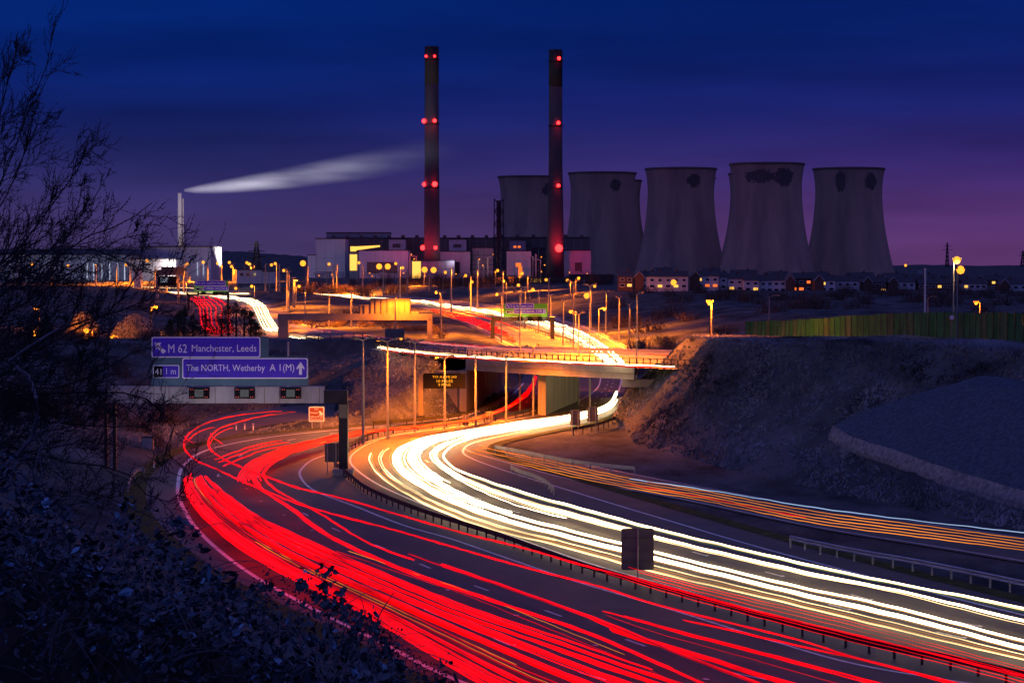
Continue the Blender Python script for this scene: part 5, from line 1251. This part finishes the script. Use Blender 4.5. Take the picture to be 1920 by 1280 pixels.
# ------------------------------------------------------------------ houses
def house(px0, px1, row_e, row_b, d, label, gable=None, lit=(), wall='house_wall', nwin=3, group='terraced houses below the cooling towers'):
    a = P(px0, row_b, d); b = P(px1, row_e, d); w = (b.x - a.x) / 2; zb = a.z; h = b.z - a.z; dep = 8.5
    t = thing('terraced_house', ((a.x + b.x) / 2, d, zb - 1.5), label, 'house', group)
    MB().box(-w, w, 0, dep, 0, h + 1.5).build('wall', M[wall], t)
    o = 1.5; rh = 2.5; mb = MB()
    mb.add([(-w - .2, -.4, h + o + .02), (w + .2, -.4, h + o + .02), (w + .2, dep / 2, h + o + rh), (-w - .2, dep / 2, h + o + rh), (-w - .2, dep + .4, h + o + .02), (w + .2, dep + .4, h + o + .02)],
           [(0, 1, 2, 3), (3, 2, 5, 4), (0, 3, 4), (1, 5, 2), (0, 4, 5, 1)])
    rf = mb.build('roof', M['house_roof'], t)
    for k in range(max(1, nwin // 2)):
        x = -w + 2 * w * (k + .8) / max(1, nwin // 2) - w * .3
        MB().box(x - .4, x + .4, dep / 2 - .4, dep / 2 + .4, h + o + rh - .5, h + o + rh + .7).build('chimney', M['house_brick'], rf)
    if gable:
        sx = -1 if gable < 0 else 1; g0 = sx * w - 2.6 * (1 if sx > 0 else 0) * 1; g0 = (-w - 2.2) if sx < 0 else (w - .2); g1 = g0 + 2.4 * 1.6
        mb = MB(); mb.box(g0, g1, -.8, dep, 0, h + o); xm = (g0 + g1) / 2
        mb.add([(g0, -.8, h + o), (g1, -.8, h + o), (xm, -.8, h + o + rh * .9), (g0, dep, h + o), (g1, dep, h + o), (xm, dep, h + o + rh * .9)], [(0, 1, 2), (5, 4, 3)])
        gb = mb.build('gable', M['house_brick'], t)
        mb = MB(); e = .16
        mb.tube([(g0 - .3, -.9, h + o - .1), (xm, -.9, h + o + rh * .92), (g1 + .3, -.9, h + o - .1)], .14, 4)
        mb.build('bargeboard', M['house_wall'], gb)
        mb = MB(); mb.add([(g0 - .3, -.85, h + o), (xm, -.85, h + o + rh * .95), (xm, dep, h + o + rh * .95), (g0 - .3, dep, h + o), (g1 + .3, -.85, h + o), (g1 + .3, dep, h + o)], [(0, 1, 2, 3), (1, 4, 5, 2)]); mb.build('gable_roof', M['house_roof'], gb)
    for k in range(nwin):
        x = -w + 2 * w * (k + .5) / nwin
        for lv, zc in ((0, o + h * .25), (1, o + h * .74)):
            key = (k, lv); lm = M['lit_window'] if key in lit else (M['lit_window_red'] if (key[0], key[1] + 10) in lit else M['glass'])
            ww = .75 if lv else .95
            fr = MB().box(x - ww - .1, x + ww + .1, -.06, -.01, zc - .65, zc + .65).build('window', M['sign_white'] if lm is M['glass'] else M['house_wall'], t)
            MB().box(x - ww, x + ww, -.1, -.065, zc - .55, zc + .55).build('pane', lm, fr)
    return t
Hs = [(1160, 1187, 519, 540, dict(lit={(1, 0)}, wall='house_brick', nwin=2), 'dark end house with one lit window past the long shed'),
      (1200, 1290, 519, 542, dict(gable=-1, lit={(2, 0), (4, 0)}, nwin=6), 'longest white terrace with dark gable, behind the orange lamp'),
      (1305, 1348, 518, 541, dict(gable=-1, lit={(0, 1), (1, 10), (2, 10)}, nwin=3), 'white terrace with gable and a lit upper window'),
      (1349, 1364, 520, 543, dict(nwin=1), 'narrow white house joined to the terrace with the lit upper window'),
      (1365, 1394, 523, 546, dict(lit={(0, 0)}, nwin=2), 'small white house with lit ground window at its near end'),
      (1395, 1424, 526, 547, dict(lit={(1, 0)}, nwin=2), 'white pair of houses with a golden window low at one end'),
      (1425, 1474, 526, 549, dict(gable=1, nwin=4), 'white terrace ending in a dark gable with no lit window'),
      (1482, 1523, 522, 548, dict(gable=-1, lit={(0, 10), (1, 10), (2, 11)}, wall='house_brick', nwin=3), 'reddish brick house with glowing orange extension'),
      (1537, 1566, 526, 547, dict(gable=-1, lit={(0, 1)}, nwin=2), 'white house with gable and one yellow upper window'),
      (1568, 1610, 527, 550, dict(nwin=3), 'plain white terrace between two gabled houses'),
      (1628, 1662, 529, 549, dict(gable=-1, lit={(2, 0)}, nwin=3, wall='house_brick'), 'dark gabled house with a small golden doorway'),
      (1676, 1716, 529, 549, dict(gable=-1, nwin=3), 'pale house with a gable near the slim mast'),
      (1722, 1790, 532, 552, dict(lit={(1, 0), (3, 1), (4, 0)}, nwin=6, wall='house_brick'), 'long dark terrace with scattered lit windows past the slim mast'),
      (1806, 1850, 532, 552, dict(lit={(0, 1)}, nwin=4), 'pale terrace beyond the twin bright lamps'),
      (1884, 1940, 533, 555, dict(lit={(1, 0)}, nwin=4, gable=-1), 'last pale terrace at the edge of the view')]
for x0, x1, e, bb, kw, lb in Hs: house(x0, x1, e, bb, 930 + R.uniform(-6, 6), lb, **kw)
for k, (x0, x1, e, bb, lt_) in enumerate(((1225, 1262, 511, 530, ()), (1318, 1352, 512, 531, {(1, 1)}), (1372, 1420, 515, 534, ()), (1440, 1480, 518, 536, {(0, 1)}), (1516, 1556, 519, 537, ()), (1590, 1640, 520, 538, {(2, 1)}),
                                            (1655, 1700, 521, 539, ()), (1716, 1760, 523, 541, {(1, 1)}), (1770, 1812, 524, 542, {(0, 1), (2, 0)}), (1840, 1886, 525, 543, {(1, 1)}))):
    house(x0, x1, e, bb, 1060, 'dark roofed house of the row behind, ' + ORD[k] + ' counting from the long shed', lit=lt_, nwin=3, wall='house_brick', group='houses of the back row', gable=(-1 if k % 3 == 0 else None))
t = thing('distant_tower_block', (0, 0, 0), 'pale tower block far off beside the mast', 'building')
a = P(1724, 520, 2500); b = P(1730, 505, 2500); MB().box(a.x, b.x, 2500, 2512, 4, b.z).build('wall', M['clad_grey'], t); MB().box(a.x + .5, b.x - .5, 2502, 2508, b.z + .01, b.z + 2).build('roof_house', M['clad_dark'], t)
t = thing('distant_lamp', (0, 0, 0), 'lone orange light on the skyline beside the last cooling tower', 'street lamp')
a = P(1698, 497.5, 1800); MB().ball(tuple(a), 1.1, 10).build('lamp_globe', M['sodium'], t); MB().tube([(a.x, 1800.5, 4), (a.x, 1800.5, a.z)], .2, 6).build('post', M['post'], t)
# grassy mounds lit orange
for (px0, px1, rt_, rb2, d, lb, pw) in ((124, 188, 588, 640, 445, 'rounded grassy mound lit orange, glimpsed through the branches', 3500), (210, 300, 592, 642, 440, 'dimmer rounded grassy mound beside the orange lit one', 600)):
    a = P(px0, rb2, d); b = P(px1, rt_, d); r = (b.x - a.x) / 2; h = b.z - .5
    t = thing('grass_mound', ((a.x + b.x) / 2, d, .3), lb, 'mound')
    mb = MB(); nn = 40; prf = [(1.25, -.05), (1.05, .25), (.9, .5), (.72, .72), (.45, .9), (.2, .98), (.01, 1.0)]
    mb.lathe((0, 0, 0), [(r * q, h * z) for q, z in prf], nn, cap=False)
    mb.v = [(x * (1 + .09 * math.sin(3 * math.atan2(y, x) + px0) + .03 * R.uniform(-1, 1)), y * (1 + .07 * math.sin(4 * math.atan2(y, x))), z * (1 + .05 * R.uniform(-1, 1))) for x, y, z in mb.v]
    mb.build('grassy_slope', M['earth'], t, smooth=True)
    gb = MB()
    for k in range(900):
        aa = R.uniform(0, 6.28); f = R.uniform(0, 1); q = np.interp(f, [0, .5, 1], [1.0, .8, .05]); z = h * np.interp(q, [.01, .2, .45, .72, .9, 1.05], [1, .98, .9, .72, .5, .25])
        c = Vector((r * q * math.cos(aa), r * q * math.sin(aa), z)); w_ = .12
        gb.add([c + Vector((-w_, 0, 0)), c + Vector((w_, 0, 0)), c + Vector((R.uniform(-.3, .3), R.uniform(-.2, .2), R.uniform(.3, .8)))], [(0, 1, 2)])
    gb.build('grass', M['grass_tuft'], t)
    add_light(t, (0, -r - 5, h * .55), pw, SOD, .5)

# ------------------------------------------------------------------ vegetation
def leaf_cloud(mb, c, rad, n, size, flat=1.0, rng=R):
    for _ in range(n):
        while True:
            x, y, z = rng.uniform(-1, 1), rng.uniform(-1, 1), rng.uniform(-1, 1)
            if x * x + y * y + z * z < 1: break
        p = Vector((c[0] + x * rad[0], c[1] + y * rad[1], c[2] + z * rad[2]))
        a = Vector((rng.uniform(-1, 1), rng.uniform(-1, 1), rng.uniform(-1, 1))).normalized() * size * rng.uniform(.6, 1.3)
        b = Vector((rng.uniform(-1, 1), rng.uniform(-1, 1), rng.uniform(-1, 1))).normalized() * size * rng.uniform(.4, .9)
        mb.add([p, p + a * .5 + b * .5, p + a, p + a * .5 - b * .5], [(0, 1, 2, 3)])
def evergreen(name, base, h, w, label, n=1400, m='needles'):
    t = thing(name, base, label, 'tree', 'evergreen trees behind the blue sign')
    MB().tube([(0, 0, -.3), (0, 0, h * .5), (.1, 0, h * .95)], [.16, .11, .03], 6).build('trunk', M['bark'], t)
    mb = MB(); rg = random.Random(int(base[0] * 91) & 9999)
    for k in range(26):
        f = rg.uniform(.05, 1); rr = w * (1 - f) ** .7 * .5 + .15
        a = rg.uniform(0, 6.28); q = rg.uniform(.2, .9) * rr
        leaf_cloud(mb, (math.cos(a) * q, math.sin(a) * q, h * (.08 + .9 * f)), (rr * .55, rr * .55, h * .09), n // 26, .22, rng=rg)
    mb.build('crown', M[m], t); return t
ev = [(318, 612, 1.8), (333, 588, 2.6), (345, 575, 3.0), (362, 590, 2.8), (385, 590, 3), (415, 582, 3.2), (428, 570, 3.4), (443, 566, 3.6), (458, 572, 3.4), (470, 585, 3.0), (480, 605, 2.2)]
for i, (px, rt_, w) in enumerate(ev):
    d = 322 + R.uniform(-8, 8); b = at(px, d); top = P(px, rt_, d).z
    evergreen('evergreen_tree', tuple(b), max(2.5, top - b.z), w * 1.25, 'dark evergreen before the far slip, ' + ORD[i] + ' counting away from the thicket')

def shrub_proto(seed, n=700, m='twigs'):
    rg = random.Random(seed); st = MB()
    for k in range(60):
        a = rg.uniform(0, 6.28); l = rg.uniform(.5, 1.0); ln = rg.uniform(.1, .75)
        p0 = Vector((rg.uniform(-.5, .5), rg.uniform(-.4, .4), 0)); p2 = p0 + Vector((math.cos(a) * ln * .7, math.sin(a) * ln * .7, l))
        p1 = (p0 + p2) / 2 + Vector((rg.uniform(-.08, .08), rg.uniform(-.08, .08), .05))
        st.tube([p0, p1, p2], [.012, .009, .003], 3, cap=False)
    cr = MB()
    for k in range(14): leaf_cloud(cr, (rg.uniform(-.65, .65), rg.uniform(-.4, .4), rg.uniform(.2, .75)), (.28, .25, .2), n // 14, .035, rng=rg)
    return st, cr
protos = [shrub_proto(s) for s in (1, 2, 3, 4)]
pd = []
for st, cr in protos:
    pd.append((st, cr))
shr_root = []
def shrub(i, x, y, w, h, label, group):
    if len(shr_root) < 4:
        st, cr = pd[len(shr_root)]
        t = thing('shrub', (x, y, hz(x, y) - .1), label, 'shrub', group)
        st.build('stems', M['twigs'], t); cr.build('twig_crown', M['twigs'], t); shr_root.append(t)
    else:
        t = copy_tree(shr_root[i % 4]); t.location = (x, y, hz(x, y) - .1); t['label'] = label; t['group'] = group
    t.scale = (w, w * .9, h); t.rotation_euler = (0, 0, R.uniform(0, 6.28)); return t
k = 0
for i in range(64):           # belt of scrub before the power station
    px = 545 + i * 9.5 + R.uniform(-4, 4); d = R.uniform(1150, 1380); x = (px - 960) / F * d
    shrub(k, x, d, R.uniform(6, 11), R.uniform(4, 8.5), 'dark leafless scrub in the belt before the power station', 'scrub before the power station'); k += 1
for i in range(34):           # slope between far motorway and roundabout
    px = 560 + i * 8 + R.uniform(-5, 5); d = R.uniform(520, 700) if px < 800 else R.uniform(470, 540); x = (px - 960) / F * d
    shrub(k, x, d, R.uniform(2.5, 5), R.uniform(1.6, 3), 'low brown scrub between the orange gantry and the far motorway', 'scrub behind the orange gantry'); k += 1
for i in range(56):           # hedge belt below the houses
    px = 1150 + i * 14 + R.uniform(-6, 6); d = R.uniform(480, 860); x = (px - 960) / F * d
    shrub(k, x, d, R.uniform(4, 8), R.uniform(2.5, 5), 'dark leafless scrub on the slope below the houses', 'scrub below the houses'); k += 1
for i in range(26):           # red lit thicket right of the roundabout
    px = 1195 + R.uniform(0, 220); d = R.uniform(300, 450); x = (px - 960) / F * d
    shrub(k, x, d, R.uniform(2.5, 4.5), R.uniform(2, 4), 'reddish bare thicket between roundabout and hill', 'thicket beside the roundabout'); k += 1
for i in range(60):           # bank scrub on the left
    px = R.uniform(-40, 330); d = R.uniform(195, 330); x = (px - 960) / F * d
    if x > -30 - 0 and d < 215: x -= 6
    shrub(k, x, d, R.uniform(1.5, 3.2), R.uniform(1.2, 2.8), 'dark scrub on the bank behind the bare tree', 'scrub on the near bank'); k += 1
for i in range(16):           # along the crest of the hill, in front of the fence
    px = 1300 + i * 40; g = GT(px, 640, 120, 330)
    shrub(k, g.x, g.y, R.uniform(.5, 1.0), R.uniform(.3, .6), 'small dry clump at the crest below the green fence', 'clumps along the hill crest'); k += 1

# rough grass on the near hillside and banks
def grass():
    mb = []; V = []; Fc = []
    n = 70000
    pxs = NR.uniform(1150, 1990, n * 2); ds = NR.uniform(128, 262, n * 2)
    X = (pxs - 960) / F * ds; Y = ds
    px2 = NR.uniform(180, 900, n // 2); d2 = NR.uniform(195, 310, n // 2)
    X = np.r_[X, (px2 - 960) / F * d2]; Y = np.r_[Y, d2]
    px3 = NR.uniform(900, 1900, 9000); d3 = NR.uniform(95, 200, 9000)
    X = np.r_[X, (px3 - 960) / F * d3]; Y = np.r_[Y, d3]
    inn = inside(X, Y, near_poly) | inside(X, Y, slip_poly)
    X = X[~inn]; Y = Y[~inn]
    cl = vnoise(X, Y, 3.2, 8) + .6 * vnoise(X, Y, 1.3, 9)
    keep = cl > NR.uniform(-1.0, .55, len(X)); X = X[keep]; Y = Y[keep]; cl = cl[keep]
    i = np.clip(np.searchsorted(xs, X) - 1, 0, nx - 2); j = np.clip(np.searchsorted(ys, Y) - 1, 0, ny - 2)
    f = (X - xs[i]) / (xs[i + 1] - xs[i]); g = (Y - ys[j]) / (ys[j + 1] - ys[j])
    Z = ZZ[j, i] * (1 - f) * (1 - g) + ZZ[j, i + 1] * f * (1 - g) + ZZ[j + 1, i] * (1 - f) * g + ZZ[j + 1, i + 1] * f * g
    ok = Z > -.04 ; X, Y, Z, cl = X[ok], Y[ok], Z[ok], cl[ok]
    # keep the graded soil clear
    soil_poly = [tuple(GT(*p))[:2] for p in ((1545, 826), (1672, 886), (1832, 942), (2000, 992), (2000, 734), (1920, 722), (1850, 709), (1700, 752), (1566, 808))]
    ok = ~inside(X, Y, soil_poly); X, Y, Z, cl = X[ok], Y[ok], Z[ok], cl[ok]
    m = len(X); h = NR.uniform(.10, .30, m) * (1 + .6 * np.clip(cl, -.5, 1)); a = NR.uniform(0, math.pi, m); w = NR.uniform(.03, .09, m)
    lean = NR.uniform(-.22, .22, (m, 2)); lean[:, 0] += .08
    for b in range(3):
        aa = a + b * 1.05; ox = NR.uniform(-.15, .15, m); oy = NR.uniform(-.15, .15, m)
        p0 = np.stack([X + ox - np.cos(aa) * w, Y + oy - np.sin(aa) * w, Z - .05], 1)
        p1 = np.stack([X + ox + np.cos(aa) * w, Y + oy + np.sin(aa) * w, Z - .05], 1)
        p2 = np.stack([X + ox + lean[:, 0] + NR.uniform(-.12, .12, m), Y + oy + lean[:, 1], Z + h * NR.uniform(.6, 1.1, m)], 1)
        V.append(np.stack([p0, p1, p2], 1).reshape(-1, 3))
    V = np.concatenate(V); me = bpy.data.meshes.new('grass'); me.vertices.add(len(V)); me.vertices.foreach_set('co', V.ravel())
    nf = len(V) // 3; me.loops.add(nf * 3); me.loops.foreach_set('vertex_index', np.arange(nf * 3)); me.polygons.add(nf)
    me.polygons.foreach_set('loop_start', np.arange(nf) * 3); me.polygons.foreach_set('loop_total', np.full(nf, 3)); me.update(); me.validate()
    me.materials.append(M['grass_tuft']); o = bpy.data.objects.new('rough_grass', me); C.objects.link(o)
    tag(o, 'rough dry grass covering the hillside and banks', 'grass', kind='stuff')
grass()

# ------------------------------------------------------------------ foreground thicket
def branchy(t, limbs, y0, seed, m_l, name='limb', r0=.02, dens=9, sub_len=.45, spread=.9, bud=True, depth=2, updir=.35):
    """limbs: polylines in photo measurements with their own distance"""
    rg = random.Random(seed); tw = MB(); bd = MB()
    def budding(pts, rad):
        L = 0
        for a, b in zip(pts[:-1], pts[1:]):
            dd = (b - a).length; k = 0
            while k < dd:
                p = a + (b - a) * (k / dd); n = Vector((rg.uniform(-1, 1), rg.uniform(-1, 1), rg.uniform(-1, 1))).normalized()
                s = .0042; q = p + n * (rad + .004); dr = ((b - a).normalized() + n * .8).normalized()
                sd = dr.cross(Vector((0, 1, 0))); sd = sd.normalized() * s * .5 if sd.length > .1 else Vector((s * .5, 0, 0))
                bd.add([q - dr * s, q + sd, q + dr * s * 1.6, q - sd], [(0, 1, 2, 3)])
                k += rg.uniform(.022, .05)
    def grow(p, d, L, r, lev):
        n = 5; pts = [p]; dd = d.copy()
        for k in range(n):
            dd = (dd + Vector((rg.uniform(-.16, .16), rg.uniform(-.2, .2), rg.uniform(-.1, .2)))).normalized(); pts.append(pts[-1] + dd * L / n)
        r = max(r, .0016); tw.tube(pts, [r * (1 - .7 * k / n) for k in range(n + 1)], 4, cap=False)
        if bud and lev <= 1: budding(pts[1:], r * .4)
        if lev > 0:
            for k in range(rg.randint(3, 5)):
                i = rg.randint(1, n - 1); s = rg.choice((-1, 1))
                nd = (dd * rg.uniform(.7, 1.1) + Vector((rg.uniform(-.4, .7), rg.uniform(-.5, .5), s * rg.uniform(.35, spread))) + Vector((0, 0, updir * .4))).normalized()
                grow(pts[i], nd, L * rg.uniform(.4, .75), r * .55, lev - 1)
    for li, (pl, d, r) in enumerate(limbs):
        P3 = [P(px, py, d + .12 * math.sin(i * 2.1 + li)) for i, (px, py) in enumerate(pl)]
        a = resample([tuple(p) for p in P3], 14); pts = [Vector(v) for v in a]
        MB().tube(pts, [r * (1 - .75 * k / 13) for k in range(14)], 6).build(name, m_l, t)
        L = sum((b - a_).length for a_, b in zip(pts[:-1], pts[1:]))
        n = int(L * dens)
        for k in range(n):
            f = rg.uniform(.12, .98); i = min(12, int(f * 13)); p = pts[i].lerp(pts[i + 1], f * 13 - i)
            d0 = (pts[i + 1] - pts[i]).normalized(); s = rg.choice((-1, 1))
            nd = (d0 + Vector((0, rg.uniform(-.6, .6), s * rg.uniform(.25, spread))) + Vector((0, 0, updir * .3))).normalized()
            grow(p, nd, sub_len * rg.uniform(.4, 1.1) * (1.1 - .4 * f), r * (.38 - .2 * f) + .001, depth - 1)
        if bud: budding(pts[6:], r * .3)
    tw.build('twigs', M['bark'], t)
    if bud: bd.build('buds', M['bark'], t)
def bare_tree():
    root = P(-260, 1250, 11.5)
    t = thing('bare_tree', (0, 0, 0), 'bare budding tree reaching in from the side in front of everything', 'tree')
    tr = [P(-330, 1900, 11.5), P(-300, 1300, 11.5), P(-250, 900, 11.5), P(-200, 640, 11.5), P(-150, 420, 11.5)]
    tr[0].z = min(tr[0].z, 11.5)
    MB().tube(tr, [.16, .13, .10, .07, .04], 10).build('trunk', M['bark'], t, smooth=True)
    D = 11.5
    limbs = [([(-260, 900), (-150, 640), (-60, 480), (20, 300), (60, 190), (100, 95)], D + .3, .012),
             ([(-230, 800), (-120, 560), (-20, 420), (30, 330), (65, 240), (105, 218)], D - .2, .012),
             ([(-240, 820), (-60, 560), (40, 460), (100, 380), (150, 310), (165, 268)], D, .013),
             ([(-230, 760), (-50, 600), (60, 500), (120, 440), (180, 370), (190, 335)], D + .4, .012),
             ([(-220, 700), (-40, 560), (80, 500), (170, 440), (230, 420), (285, 380)], D - .3, .013),
             ([(-240, 760), (-40, 620), (60, 560), (150, 500), (220, 450), (262, 440)], D + .1, .012),
             ([(-240, 860), (-60, 690), (60, 660), (150, 612), (205, 585), (248, 530), (270, 490)], D - .5, .015),
             ([(-230, 900), (-60, 760), (80, 640), (160, 600), (200, 590), (270, 565), (318, 530), (326, 500)], D, .014),
             ([(-240, 900), (-80, 760), (60, 740), (190, 735), (270, 745), (330, 800), (300, 870), (360, 900)], D + .2, .013),
             ([(-240, 860), (-60, 720), (90, 730), (180, 700), (230, 672), (285, 640)], D - .1, .012),
             ([(-250, 980), (-60, 830), (60, 850), (150, 870), (230, 880), (290, 940), (345, 930)], D + .3, .012),
             ([(-250, 960), (-40, 800), (80, 790), (200, 800), (290, 790), (355, 752)], D, .011),
             ([(-230, 700), (-80, 420), (-10, 250), (20, 130), (30, 100)], D - .4, .010),
             ([(-230, 640), (-60, 520), (50, 480), (150, 460), (250, 500), (330, 530)], D + .5, .010),
             ([(-250, 1050), (-90, 900), (40, 930), (120, 950), (200, 930), (260, 960), (340, 990)], D - .2, .010),
             ([(-260, 600), (-120, 380), (-40, 240), (0, 160)], D, .011)]
    limbs = [(a_, b_, c_ * .62) for a_, b_, c_ in limbs]
    limbs += [([(-260, 560 + 37 * k), (-120, 520 + 36 * k), (-30, 480 + 37 * k), (40, 470 + 35 * k), (100 - 2 * k, 430 + 38 * k)], D - .6 + .5 * math.sin(k * 1.7), .007) for k in range(12)]
    limbs += [([(-250, 700 + 34 * k), (-90, 640 + 34 * k), (20, 600 + 32 * k), (90 + 6 * k, 590 + 30 * k), (150 + 5 * k, 565 + 30 * k)], D + .5 * math.sin(k * 2.3), .006) for k in range(9)]
    branchy(t, limbs, D, 5, M['bark'], dens=8.5, sub_len=.36, depth=3)
bare_tree()
def pale_tree():
    t = thing('elder_shrub', (0, 0, 0), 'pale stemmed leafless shrub rising through the brambles', 'shrub')
    limbs = [([(-40, 1300), (10, 1180), (60, 1130), (100, 1060), (140, 1000), (160, 980)], 8.8, .012), ([(-20, 900), (60, 820), (66, 740), (40, 690), (15, 680), (70, 640), (110, 615)], 9.6, .014),
             ([(10, 1180), (60, 1100), (120, 1060), (150, 1030), (175, 1000)], 8.7, .007), ([(0, 990), (30, 960), (55, 1040), (60, 1100)], 8.9, .006), ([(190, 1280), (240, 1230), (290, 1190), (320, 1165)], 8.3, .005)]
    branchy(t, limbs, 9, 9, M['bark_pale'], dens=5, sub_len=.3, bud=False)
pale_tree()
def brambles():
    t = thing('bramble_bush', (0, 0, 0), 'dark leafy bramble thicket filling the near corner', 'bush')
    rg = random.Random(21)
    xsb = [-4.5, -2.6, -1.9, -1.48, -1.17, -.83, -.54, -.33, -.2]; zt = [16.6, 16.5, 16.12, 15.95, 15.80, 15.66, 15.52, 15.38, 15.2]
    lv = MB(); pl = MB(); stm = MB(); core = MB()
    for i in range(46000):
        x = rg.uniform(-2.7, -.2); y = 8.5 + rg.uniform(-.8, .9)
        top = np.interp(x * 8.5 / y, xsb, zt) + .10 * math.sin(x * 9 + y * 3) + .05 * math.sin(x * 23 + 1)
        z = top - abs(rg.gauss(0, 1)) * .55 - rg.uniform(0, .05)
        if z < 14.3: continue
        cl = math.sin(x * 17 + 2 * math.sin(z * 13)) * math.sin(z * 19 + y * 7) + .5 * math.sin(x * 41 + z * 37)
        if cl < rg.uniform(-.5, .9): continue
        s = rg.uniform(.006, .015) if rg.random() < .6 else rg.uniform(.014, .030)
        p = Vector((x, y, z))
        a = Vector((rg.uniform(-1, 1), rg.uniform(-1, 1), rg.uniform(-.8, .8))).normalized(); b = a.cross(Vector((rg.uniform(-1, 1), rg.uniform(-1, 1), rg.uniform(-1, 1)))).normalized()
        tgt = pl if rg.random() < .08 else lv
        c = a.cross(b) * s * .25
        tgt.add([p - a * s, p - a * s * .4 + b * s * .55, p + a * s * .3 + b * s * .5, p + a * s * 1.1 + c, p + a * s * .3 - b * s * .5, p - a * s * .4 - b * s * .55], [(0, 1, 2, 3), (0, 3, 4, 5)])
    for i in range(620):
        x = rg.uniform(-2.6, -.25); y = 8.5 + rg.uniform(-.6, .6); top = np.interp(x, xsb, zt)
        p = Vector((x, y, top - rg.uniform(.1, .9))); d = Vector((rg.uniform(-.3, 1), rg.uniform(-.3, .3), rg.uniform(.1, 1))).normalized(); pts = [p]
        hh = rg.uniform(.5, 1.1)
        for k in range(7): d = (d + Vector((rg.uniform(-.15, .2), rg.uniform(-.15, .15), -.16))).normalized(); pts.append(pts[-1] + d * rg.uniform(.04, .08))
        stm.tube(pts, [.0036 * hh * (1 - .1 * k) for k in range(8)], 4, cap=False)
    # thin upright stalks with seed heads at the edge
    for i in range(46):
        x = rg.uniform(-1.0, -.25); y = 8.4 + rg.uniform(-.2, .2); top = np.interp(x, xsb, zt); h = rg.uniform(.1, .28)
        p = Vector((x, y, top - .15)); q = p + Vector((rg.uniform(-.03, .07), 0, h)); stm.tube([p, (p + q) / 2 + Vector((.008, 0, 0)), q], [.0022, .0018, .001], 3, cap=False)
        for k in range(9):
            c = q + Vector((rg.uniform(-.022, .022), rg.uniform(-.01, .01), rg.uniform(-.05, .01))); s = .005
            lv.add([c + Vector((s, 0, 0)), c + Vector((0, 0, s)), c - Vector((s, 0, 0)), c - Vector((0, 0, s))], [(0, 1, 2, 3)])
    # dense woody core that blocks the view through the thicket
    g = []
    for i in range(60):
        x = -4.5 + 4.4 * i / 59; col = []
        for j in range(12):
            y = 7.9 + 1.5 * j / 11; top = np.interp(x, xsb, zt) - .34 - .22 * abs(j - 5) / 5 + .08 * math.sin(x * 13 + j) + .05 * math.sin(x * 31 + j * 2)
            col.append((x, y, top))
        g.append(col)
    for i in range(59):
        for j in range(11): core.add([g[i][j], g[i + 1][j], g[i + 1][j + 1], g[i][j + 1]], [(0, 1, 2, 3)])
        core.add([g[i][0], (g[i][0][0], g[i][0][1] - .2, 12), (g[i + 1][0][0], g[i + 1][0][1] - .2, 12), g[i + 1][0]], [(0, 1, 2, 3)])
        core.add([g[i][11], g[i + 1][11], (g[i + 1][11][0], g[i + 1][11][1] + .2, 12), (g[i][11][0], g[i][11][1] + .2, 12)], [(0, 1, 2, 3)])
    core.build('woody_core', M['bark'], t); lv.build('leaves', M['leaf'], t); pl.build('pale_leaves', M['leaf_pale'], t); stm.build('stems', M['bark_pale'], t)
brambles()

# ------------------------------------------------------------------ small roadside things
for i, (px, r) in enumerate(((289, 878), (443, 806), (459, 805), (475, 805))):
    g = G(px, r); t = thing('marker_post', (g.x, g.y, 0), 'small pale marker post with red band at the verge, ' + ORD[i] + ' from the bare tree', 'marker post', 'marker posts on the outer verge')
    MB().box(-.06, .06, -.03, .03, -.1, .62).build('post', M['sign_white'], t); MB().box(-.065, .065, -.035, .035, .42, .52).build('reflector', M['lamp_red_small'], t)
g = GT(277, 842); t = thing('roadside_cabinet', tuple(g), 'pale equipment cabinet on the bank beside the gantry leg', 'cabinet')
MB().box(-.5, .5, -.3, .3, -.2, 1.1).build('body', M['rear_grey'], t); MB().box(-.45, .45, -.33, -.302, .05, 1.0).build('door', M['galv'], t); MB().box(-.55, .55, -.35, .35, 1.101, 1.16).build('lid', M['dark_metal'], t)
